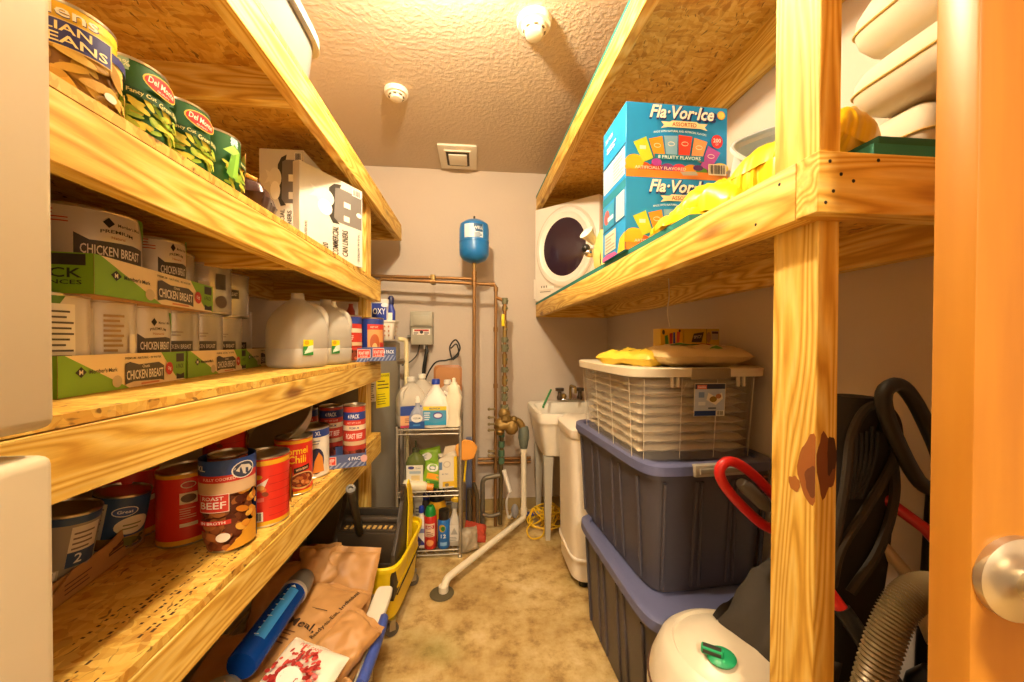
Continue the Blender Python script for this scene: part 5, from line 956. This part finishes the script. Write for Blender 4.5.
# folded white plastic stacked inside
for i in range(8):
    f = pillow_fn(.385, .52, .036, 40 + i, .009, 22, 6); b = B(); pillow(b, f, C('#cdbb9c', .35), 34); tag(b.build('folded_sheet', loc=(.722, 1.445, .885 + i * .031), rot=(0, 0, math.radians(1))), ['lowest folded cream sheet at the bottom of the clear tote', 'second folded sheet from the bottom in the clear tote', 'third folded sheet from the bottom in the clear tote', 'fourth folded sheet from the bottom in the clear tote', 'fourth folded sheet from the top in the clear tote', 'third folded sheet from the top in the clear tote', 'second folded sheet from the top in the clear tote', 'topmost folded sheet in the clear tote'][i], 'sheet', 'folded sheets in the clear tote')
# things on the clear tote
zt = .8485 + h + .008
t = thing('bean_bag', 'clear bag of pale dried noodles with green print lying on the clear tote', 'bag', (.775, 1.285, zt + .034), rot=R3(0, 0, 3))
f = pillow_fn(.33, .22, .075, 51, .010, 16, 4); b = B(); pillow(b, f, C('#d9bd84', .4), 26); b.build('bag_body', t)
mp = lambda u, v, off: f(.5 + u / .33, .5 + v / .22, 1) + Vector((0, 0, off + .001))
b = B(); b.decal([*[('r', -.14 + k * .0125, -.098, -.137 + k * .0125, .0, ('#ecd8a4', '#c4a468')[k % 2]) for k in range(23)], ('p', [(-.10, -.07), (-.02, -.045), (.06, .0), (-.02, .02), (-.11, -.03)], '#4a9a2a'), ('e', .03, -.03, .03, .014, '#c8402c'), ('e', .10, -.055, .022, .014, '#efe6d0'), ('p', [(.0, -.10), (.05, -.10), (.04, -.08)], '#5a9a34')], mp, .008); b.build('printing', t)
t = thing('yellow_bag', 'yellow plastic bag with dark stripes at the left corner of the clear tote', 'bag', (.60, 1.37, zt + .022), rot=R3(0, 0, 30))
f = pillow_fn(.15, .26, .06, 52, .014, 20, 4); b = B(); pillow(b, f, C('#dcb934', .4), 24); b.build('bag_body', t)
mp2 = lambda u, v, off: f(.5 + u / .15, .5 + v / .26, 1) + Vector((0, 0, off + .001))
b = B(); b.decal([('r', -.04, -.06 + k * .05, .03, -.05 + k * .05, '#3a3018') for k in range(3)], mp2, .01); b.build('stripe', t)
for i, (x, w_, shp, lab) in enumerate(((.742, .098, [('r', 0, 0, .095, .075, '#e8b81a'), ('p', [(.02, .01), (.035, .012), (.03, .05), (.018, .045)], '#5a9a3a'), ('p', [(.038, .012), (.05, .012), (.052, .058), (.038, .055)], '#c8402c'), ('p', [(.054, .012), (.064, .012), (.062, .06), (.054, .06)], '#3a4a9a'), ('p', [(.068, .012), (.08, .012), (.084, .064), (.07, .062)], '#d85a3a'), ('e', .012, .06, .006, .01, '#5a4a2a'), ('e', .082, .066, .005, .006, '#5a3a1a')], 'yellow box with coloured sticks printed on it, left of the two on the clear tote'),
                                    (.8435, .148, [('r', 0, 0, .155, .075, '#d8b01c'), ('p', [(.03, .02), (.075, .02), (.085, .062), (.04, .055)], '#3a2a1c'), ('t', 'SPICY', .058, .042, .012, '#e0c898', .035, 6), ('r', .095, 0, .098, .075, '#8a7018'), ('e', .106, .04, .010, .022, '#a87a4a'), ('r', .118, .03, .15, .066, '#b8a88a'), ('r', .12, .055, .148, .064, '#4a2a2a')], 'long yellow box behind the noodle bag on the clear tote'))):
    t = thing('yellow_box', lab, 'box', (x, 1.445, zt), math.radians(2), 'yellow boxes on the clear tote')
    b = B(); b.box((0, 0, 0), (w_, .06, .075), C('#d8b01c', .5), .001, seg=1); b.build('carton', t)
    b = B(); b.decal(shp, flat((0, -.0001, 0), (1, 0, 0), (0, 0, 1)), M=T(0, 0, .0)); b.build('printing', t)
    t.location.z += .063
b = B(); b.box((.715, 1.41, zt), (.99, 1.52, zt + .063), C('#c9a878', .6), .003); tag(b.build('flat_carton'), 'flat tan carton under the yellow boxes on the clear tote', 'carton')
b = B(); b.tube(bez([(.83, 1.55, 1.52), (.828, 1.54, 1.44), (.815, 1.53, 1.38), (.82, 1.52, 1.31)]), .0025, C('#e0d4bc', .5), 6); tag(b.build('hanging_string'), 'thin white string hanging under the right shelf above the yellow boxes', 'cord')

# ------------------------------------------------------------------ right shelf contents
# dryer tucked across the far corner
t = thing('clothes_dryer', 'small white clothes dryer with a round dark door at the shelf corner', 'dryer', (.60, 2.49, DR), math.atan2(-.34, .36))
DW = C('#efe6d8', .3); w = .495; h = .655
b = B(); b.prism([(-w/2, 0), (w/2, 0), (w/2, .085), (w/2 - .17, .28), (-w/2 + .14, .21), (-w/2, .05)], 0, h, DW, bev=.008); b.build('cabinet', t)
b = B(); M = T(.0, 0, .352) @ Matrix.Diagonal((1.04, 1, 1.26, 1)) @ RX(90)
b.lathe([(.172, .0), (.205, .002), (.212, .012), (.205, .022), (.185, .026), (.172, .016)], DW, 56, M=M); b.build('door_ring', t)
b = B(); b.lathe([(0, .026), (.08, .025), (.15, .018), (.176, .008), (0, .008)], C('#33222e', .08), 48, M=M); b.build('door_glass', t)
b = B(); b.lathe([(.213, .0), (.222, .0), (.222, .006), (.213, .006)], C('#d8ccb8', .4), 56, M=M); b.build('gasket', t)
b = B(); b.box((-w/2 + .04, -.008, .075), (-w/2 + .16, 0, .10), DW, .003); b.decal([*bars(.0, .0, .09, .012, 1, '#8a8070', 2, .4), ('r', .01, .03, .02, .045, '#8a8070'), ('r', .03, .03, .04, .045, '#8a8070'), ('r', .05, .03, .06, .045, '#8a8070')], flat((-w/2 + .05, -.009, .06), (1, 0, 0), (0, 0, 1))); b.build('control_strip', t)
b = B(); b.box((-w/2 - .012, .0, .02), (-w/2, .03, .16), DW, .003); b.build('side_clip', t)
# freezer pop cartons
CY = '#1890d2'; NVY = '#1f2a6a'
def pop_carton(label, loc, h):
    t = thing('freezer_pop_carton', label, 'carton', loc, math.radians(0.6), 'freezer pop cartons'); w, d = .342, .205
    b = B(); b.box((0, 0, 0), (w, d, h), C(CY, .45), .0012, seg=1); b.build('carton', t)
    k = h / .235; fr = [('r', .0, 0, w, h * .09, '#e8901c'), *[('e', w * (.06 + .115 * i), h * .13, w * .07, h * .07, c) for i, c in enumerate(('#e8b01c', '#e8601c', '#c8302c', '#8a3a8a', '#d83a5a', '#e8981c', '#6aa02c', '#8a2a7a'))], ('r', 0, 0, w, h * .10, '#e8862a'), ('e', w * .08, h * .20, w * .09, h * .10, '#f0b41c'), ('e', w * .93, h * .17, w * .08, h * .07, '#f0d02c')]
    cups = [(.16, .40, '#b8cc2c', 24), (.30, .43, '#f0941c', 14), (.435, .46, '#7fb0d0', 3), (.57, .47, '#e0402c', -4), (.71, .43, '#f0985a', -13), (.83, .32, '#b04a9a', -26)]
    for x, z, c, a in cups:
        ca, sa = math.cos(math.radians(a)), math.sin(math.radians(a)); Q = []
        for px, pz in ((-.052, -.19), (.052, -.19), (.068, .11), (-.068, .11)): Q.append((w * x + (px * w * ca - pz * h * sa), h * z + (px * w * sa + pz * h * ca)))
        fr += [('p', Q, c), ('r', w * x - w * .03, h * z - h * .03, w * x + w * .03, h * z + h * .02, '#e8e0c8')] if a > 20 else [('p', Q, c), ('e', w * x, h * z, w * .034, h * .03, '#f6e8c8'), ('e', w * x, h * z, w * .030, h * .022, c)]
    fr += [('r', w * .27, h * .24, w * .76, h * .315, '#127a96'), ('t', '8 FRUITY FLAVORS', w * .515, h * .278, h * .045, '#e8f4f0', w * .42), ('t', 'ARTIFICIALLY FLAVORED', w * .33, h * .125, h * .04, '#f4d8c0', w * .5), ('e', w * .29, h * .20, w * .05, h * .05, '#a83a9a'), ('e', w * .70, h * .15, w * .05, h * .04, '#5a2a6a'), ('p', [(w * .55, h * .04), (w * .7, h * .05), (w * .68, h * .10), (w * .52, h * .09)], '#b0a89a'),
           ('t', 'MADE WITH NATURAL AND ARTIFICIAL FLAVORS', w * .52, h * .60, h * .028, '#d8f0f4', w * .52, 0, h * .03), ('p', [(w * .33, h * .66), (w * .40, h * .68), (w * .72, h * .68), (w * .79, h * .66), (w * .76, h * .70), (w * .79, h * .75), (w * .70, h * .75), (w * .68, h * .77), (w * .44, h * .77), (w * .42, h * .75), (w * .33, h * .75), (w * .36, h * .705)], '#f0dca8'), ('t', 'ASSORTED', w * .56, h * .722, h * .055, '#a8402c', w * .24),
           ('t', '^Fla\u00b7Vor\u00b7Ice', w * .548, h * .868, h * .20, NVY, w * .665), ('t', '^Fla\u00b7Vor\u00b7Ice', w * .543, h * .873, h * .19, NVY, w * .650), ('t', '^Fla\u00b7Vor\u00b7Ice', w * .536, h * .880, h * .175, '#f6eedc', w * .635),
           ('e', w * .925, h * .88, .014, .014, '#e8a02c'), ('e', w * .925, h * .88, .011, .011, '#f0d060'), ('e', w * .885, h * .52, .020, .022, '#cf2f34'), ('t', '200', w * .885, h * .535, .013, '#f8e8e0', .026), ('t', 'CT', w * .885, h * .48, .006, '#f8e8e0'), *barcode(w * .80, h * .06, w * .98, h * .21, 16, '#efdcb8')]
    b = B(); b.decal(fr, flat((0, -.0002, 0), (1, 0, 0), (0, 0, 1)), M=T(0, 0, 0)); b.build('front_printing', t)
    sd = [('r', d * .04, h * .05, d * .96, h * .42, '#e6e2d2'), *bars(d * .5, h * .1, d * .9, h * .38, 6, '#8a9a9a', 2, .4), ('r', 0, h * .44, d, h * .455, '#16424c'), *bars(d * .2, h * .62, d * .7, h * .72, 2, '#d8ecf0', 3, .5), ('t', '200 POPS', d * .30, h * .82, h * .07, '#d8ecf0', d * .35)]
    if h < .233: sd = [('r', 0, h * .86, d, h * .98, '#178098'), ('r', d * .62, h * .48, d * .95, h * .84, '#e6e2d2'), ('r', d * .04, h * .48, d * .55, h * .82, '#2a8fb8'), ('e', d * .2, h * .66, d * .12, h * .11, '#c85a5a'), ('r', d * .25, h * .58, d * .5, h * .64, '#d8ecf0'), ('r', 0, h * .45, d, h * .462, '#16424c'), ('r', d * .57, h * .46, d * .585, h * .85, '#16424c'), ('r', d * .12, h * .10, d * .62, h * .40, '#d8cfb8'), *bars(d * .16, h * .13, d * .58, h * .37, 5, '#a89a84', 2, .5), ('p', [(d, 0), (d, h * .25), (d * .8, h * .2), (d * .7, 0)], '#e8c02c'), ('p', [(0, 0), (d * .7, 0), (d * .6, h * .06), (d * .2, h * .08), (0, h * .05)], '#c85a9a')]
    b = B(); b.decal(sd, flat((-.0002, d, 0), (0, -1, 0), (0, 0, 1))); b.build('side_printing', t)
    return t
pop_carton('lower blue freezer pop carton resting on the right shelf edge', (.470, 1.146, DR), .231)
pop_carton('upper blue freezer pop carton on top of the other one', (.471, 1.148, DR + .2315), .236)
# bags between dryer and cartons
t = thing('yellow_sack', 'pale yellow lumpy sack between the dryer and the blue cartons', 'bag', (.62, 1.66, DR + .10), rot=R3(90, 0, 30))
f = pillow_fn(.16, .22, .14, 61, .014, 14); b = B(); pillow(b, f, C('#e2c878', .6), 22); b.build('bag_body', t)
b = B(); b.lathe([(0, 0), (.018, 0), (.022, .03), (.034, .062), (.035, .064), (.02, .04), (0, .03)], C('#e9e2d2', .3), 24); tag(b.build('white_cup', loc=(.545, 1.69, DR + .17), rot=R3(20, -50, 0)), 'white cup lying on the pale sack in front of the dryer', 'cup')
b = B(); b.ball((0, 0, 0), .03, CHROME, 14, sc=(1, .7, .7)); b.tube([(.02, 0, 0), (.06, 0, -.05)], .007, C('#4a8a7a', .4), 8); b.ball((-.02, 0, .02), .02, BLK, 10); tag(b.build('spray_nozzle', loc=(.525, 1.69, DR + .12)), 'chrome spray nozzle hanging in front of the dryer door', 'nozzle')
# tub and yellow bags near the post
t = thing('plastic_tub', 'pale blue plastic tub tipped behind the blue cartons on the right shelf', 'tub', (.868, 1.02, DR + .19), rot=R3(48, -24, 10))
b = B(); b.shell([(-.08, .09, .07, 4), (-.075, .10, .08, 4), (.07, .125, .10, 4), (.075, .138, .112, 4), (.085, .138, .112, 4)], .006, C('#bcc6c8', .35), seg=48); b.build('tub_body', t)
b = B(); f = pillow_fn(.20, .20, .14, 63, .016, 16); pillow(b, f, C('#1f7f86', .5), 22); tag(b.build('teal_cloth', loc=(.82, 1.04, DR + .07)), 'teal cloth bundled under the pale tub on the right shelf', 'cloth')
b = B(); b.lathe([(0, 0), (.03, 0), (.03, .13), (.02, .15), (0, .15)], C('#2b2622', .5), 18); tag(b.build('black_bottle', loc=(.80, 1.26, DR + .05), rot=R3(0, 20, 0)), 'dark bottle between the upper blue carton and the pale tub', 'bottle')
YB_ = C('#ecc91a', .35)
for i, (loc, rot, sz, sd, lab) in enumerate((((.655, .935, DR + .062), R3(8, -16, 20), (.20, .20, .12), 71, 'bright yellow plastic bag heaped between the blue cartons and the post'), ((.560, .99, DR + .03), R3(6, -12, -15), (.13, .17, .06), 72, 'small yellow plastic bag spilling toward the shelf edge by the blue cartons'), ((.70, .80, DR + .085), R3(0, 12, 10), (.15, .16, .15), 74, 'full yellow plastic bag directly behind the post'), ((.665, .655, DR + .066), R3(10, 12, 10), (.10, .12, .14), 73, 'yellow plastic bag right of the post, in front of the white cushions'))):
    t = thing('yellow_bag', lab, 'bag', loc, 0, 'yellow plastic bags on the right shelf', rot)
    f = pillow_fn(sz[0], sz[1], sz[2], sd, .022, 26); b = B(); pillow(b, f, YB_, 40); b.build('bag_body', t)
# white foam cushions
FM = C('#cfc4ac', .75)
def cushion(label, loc, rot, w, d, h, e=6):
    t = thing('foam_cushion', label, 'cushion', loc, 0, 'white foam cushions', rot); b = B()
    secs = []
    for k in range(9):
        a = -PI / 2 + PI * k / 8; secs.append((h / 2 * math.sin(a), w / 2 - h / 2 * (1 - math.cos(a)) * .9, d / 2 - h / 2 * (1 - math.cos(a)) * .9, e))
    b.squircle(secs, FM, 56); b.build('cushion_body', t)
    b = B(); b.tube([(math.copysign(abs(math.cos(a)) ** (2 / e), math.cos(a)) * (w / 2 + .001), math.copysign(abs(math.sin(a)) ** (2 / e), math.sin(a)) * (d / 2 + .001), 0) for a in [2 * PI * (k + .5) / 48 for k in range(48)]], .0022, C('#c9a95c', .6), 6, closed=True); b.build('piping', t)
cushion('lower white foam cushion lying on the right shelf behind the green board', (.88, .645, DR + .078), R3(0, 0, 0), .22, .15, .15)
cushion('middle white foam cushion in the stack beside the door', (.868, .60, DR + .208), R3(0, -4, 0), .235, .22, .105)
cushion('top white foam cushion in the stack beside the door', (.870, .605, DR + .335), R3(0, -6, 0), .235, .21, .135)
b = B(); b.box((-.15, -.04, 0), (.15, .04, .015), C('#15604f', .6), .002); tag(b.build('green_board', loc=(.75, .548, DR + .0005)), 'dark green painted board at the near end of the right shelf', 'board')

# ------------------------------------------------------------------ floor, right: vacuum, hand truck, hose, bag
VW = C('#d8ccb4', .35)
t = thing('wet_vacuum', 'round cream shop vacuum with green details on the floor below the post', 'vacuum cleaner', (.60, .816, 0))
b = B(); b.lathe([(0, .05), (.15, .05), (.165, .07), (.175, .34), (.18, .345), (.18, .36), (0, .36)], C('#3a342c', .5), 48); b.build('tank', t)
b = B(); b.lathe([(.150, .36), (.186, .36), (.188, .40), (.180, .45), (.16, .50), (.145, .515), (.13, .522), (.125, .515), (.10, .535), (.05, .548), (0, .55)], VW, 56); b.build('motor_head', t)
b = B(); b.tube([(.1845 * math.cos(a), .1845 * math.sin(a), .43) for a in [2 * PI * k / 48 for k in range(48)]], .003, C('#5a4030', .5), 6, closed=True); b.build('seam', t)
b = B(); b.lathe([(0, 0), (.027, 0), (.03, .006), (.024, .011), (0, .012)], C('#1f9a62', .4), 24, M=T(-.058, -.045, .541) @ RY(-6)); b.box((-.034, -.010, .008), (.010, .010, .024), C('#3a342c', .5), .004, M=T(-.066, -.045, .540) @ RZ(-35)); b.build('switch', t)
b = B(); b.decal([('r', -.05, -.025, .05, .025, '#1f9a62'), ('r', -.042, -.018, .042, .018, '#e9dfca'), ('t', 'S', -.02, 0, .028, '#1f9a62'), ('t', 'HOP', .016, 0, .022, '#1f9a62')], cyl(.184, -141, .425), .01, base=.004); b.build('logo', t)
for k in range(4):
    a = PI / 4 + k * PI / 2; b = B(); b.ball((.15 * math.cos(a), .15 * math.sin(a), .028), .028, BLK, 12); b.box((.15 * math.cos(a) - .008, .15 * math.sin(a) - .008, .03), (.15 * math.cos(a) + .008, .15 * math.sin(a) + .008, .07), BLK); b.build('caster', t)
# grey drape over it
t = thing('dark_cloth', 'dark grey cloth draped behind the shop vacuum and the post', 'cloth', (.725, .80, .575), rot=R3(20, -35, 10))
f = pillow_fn(.22, .22, .10, 81, .02, 10); b = B(); pillow(b, f, C('#3a342c', .85), 26); b.build('cloth_body', t)
b = B(); b.surf(lambda u, v: Vector((.69 + .20 * u + .02 * math.sin(v * 5), .79 + .05 * math.sin(u * 6) * v + .02 * v, .58 - .56 * v)), 16, 16, C('#3a342c', .85)); b.build('hanging_fold', t, world=True)
REDP = C('#c4201c', .35)
t = thing('hand_truck', 'red hand truck with a looped handle and grey grip behind the post', 'hand truck', (.72, .93, 0))
lp = []
cx, cz = .685, .862
for k in range(28):
    a = 2 * PI * k / 28; e_ = 2.6; px = math.copysign(abs(math.cos(a)) ** (2 / e_), math.cos(a)) * .115; pz = math.copysign(abs(math.sin(a)) ** (2 / e_), math.sin(a)) * .038
    q = math.radians(-44); lp.append((cx + px * math.cos(q) - pz * math.sin(q), .86 + .0 * px, cz + px * math.sin(q) + pz * math.cos(q)))
b = B(); b.tube(lp, .0125, REDP, 12, closed=True); b.build('loop_handle', t, world=True)
b = B(); b.tube([(.775, .86, .775), (.83, .90, .45), (.84, .93, .12)], .0125, REDP, 12); b.build('upright', t, world=True)
b = B(); b.lathe([(0, -.05), (.012, -.05), (.017, -.03), (.017, .03), (.012, .05), (0, .05)], C('#5f5a52', .5), 14, M=T(.68, .85, .868) @ RY(132)); b.build('grip', t, world=True)
b = B(); b.box((.74, .84, .008), (.93, .98, .018), REDP, .002); b.build('toe_plate', t, world=True)
for y in (.85, .97):
    b = B(); b.lathe([(0, -.02), (.07, -.02), (.085, -.015), (.085, .015), (.07, .02), (0, .02)], BLK, 24, M=T(.85, y, .086) @ RX(90)); b.build('wheel', t, world=True)
# folded black umbrella bag
t = thing('black_bag', 'folded black fabric bag with straps hanging behind the post', 'bag', (.80, .78, 1.0))
BF = C('#241f19', .9)
b = B(); sec = []
for k in range(15):
    v = k / 14; z = 1.125 - .72 * v; wdt = .062 + .012 * math.sin(v * 5) + .03 * v; sec.append((z, wdt * (.55 + .45 * min(1, v * 6)), .038 + .012 * v, 2.4, .828 - .035 * v + .01 * math.sin(v * 6), .745))
b.squircle(sec, BF, 36, M=T(0, 0, 0)); b.build('bag_body', t, world=True)
b = B()
b.tube(bez([(.735, .70, .80), (.755, .695, .95), (.768, .695, 1.05), (.80, .695, 1.105), (.84, .695, 1.11), (.878, .70, 1.07), (.87, .698, 1.0), (.80, .692, .90), (.745, .692, .82), (.735, .70, .74)]), .0085, C('#332c22', .8), 8, flatten=1.0)
b.tube(bez([(.885, .72, 1.04), (.875, .70, .93), (.83, .69, .82), (.765, .69, .73)]), .009, C('#332c22', .8), 8)
b.build('strap', t, world=True)
b = B()
for k in range(6): b.tube(bez([(.775 + k * .012, .702, 1.06 + .008 * math.sin(k * 2)), (.768 + k * .011, .696, 1.0), (.762 + k * .006, .696, .92)]), .0035, BLK, 6)
b.ball((.85, .700, 1.065), .014, BLK, 10); b.build('cord_loop', t, world=True)
# black plastic loop handle
b = B(); lp = []
for k in range(32):
    a = 2 * PI * k / 32; e_ = 2.8; px = math.copysign(abs(math.cos(a)) ** (2 / e_), math.cos(a)) * .115; pz = math.copysign(abs(math.sin(a)) ** (2 / e_), math.sin(a)) * .036; q = math.radians(-62)
    lp.append((.865 + px * math.cos(q) - pz * math.sin(q), .66, 1.055 + px * math.sin(q) + pz * math.cos(q)))
b.tube(lp, .0135, BLK, 12, closed=True); b.tube([(.915, .66, .96), (.95, .70, .60), (.955, .72, .02)], .013, BLK, 12); tag(b.build('tool_handle'), 'black plastic D shaped handle of a tool leaning beside the door', 'tool')
# poles
b = B(); b.tube([(.79, .86, 1.02), (.895, .66, .87), (.96, .56, .72)], .0115, C('#b01a18', .3), 12); b.lathe([(0, -.02), (.016, -.02), (.016, .02), (0, .02)], C('#b8905a', .5), 12, M=T(.94, .59, .765) @ RX(60)); tag(b.build('red_pole'), 'red metal pole slanting past the black bag toward the door', 'pole')
b = B(); b.tube([(.80, .745, .90), (.90, .70, .76), (.945, .68, .62)], .0125, C('#e2cfa8', .4), 12); tag(b.build('cream_pole'), 'cream plastic pole slanting down behind the ribbed hose', 'pole')
t = thing('grip_pole', 'red pole with a black grip slanting down from behind the post', 'pole', (.72, .70, .6))
b = B(); b.tube([(.69, .74, .80), (.738, .68, .70)], .0125, C('#d0281e', .35), 12); b.build('pole', t, world=True)
b = B(); b.tube([(.736, .682, .705), (.80, .60, .56), (.84, .55, .44)], .0165, BLK, 12); b.build('black_grip', t, world=True)
# ribbed vacuum hose
t = thing('vacuum_hose', 'ribbed brown vacuum hose bending over beside the door', 'hose', (.75, .6, .4))
HM = C('#7d6a48', .35, .2); path = bez([(.672, .60, .42), (.692, .60, .55), (.722, .60, .67), (.758, .60, .755), (.80, .60, .79), (.85, .60, .785), (.90, .60, .73)], 26)
rad = [(.0285 if k % 2 == 0 else .0245) for k in range(len(path))]
b = B(); b.tube(path, rad, HM, 22); b.build('ribbed_tube', t, world=True)
b = B(); b.tube([(.665, .60, .43), (.655, .62, .25), (.63, .70, .12)], .029, BLK, 16); b.build('cuff', t, world=True)
t = thing('floor_scrubber', 'dark floor scrubber with shiny trim at the lower right by the door', 'floor scrubber', (.88, .62, 0))
b = B(); b.squircle([(.0, .07, .09, 4), (.10, .075, .10, 4), (.45, .05, .07, 3), (.58, .035, .05, 2.5), (.61, .02, .03, 2)], C('#1b1611', .4), 32); b.build('head_body', t)
b = B(); b.tube(bez([(-.05, -.07, .60), (-.02, -.075, .63), (.02, -.07, .66), (.05, -.06, .68)]), .012, C('#4a463f', .15, .3), 10); b.box((-.055, -.085, .50), (-.005, -.055, .56), C('#6e6250', .4), .006); b.build('trim_piece', t)
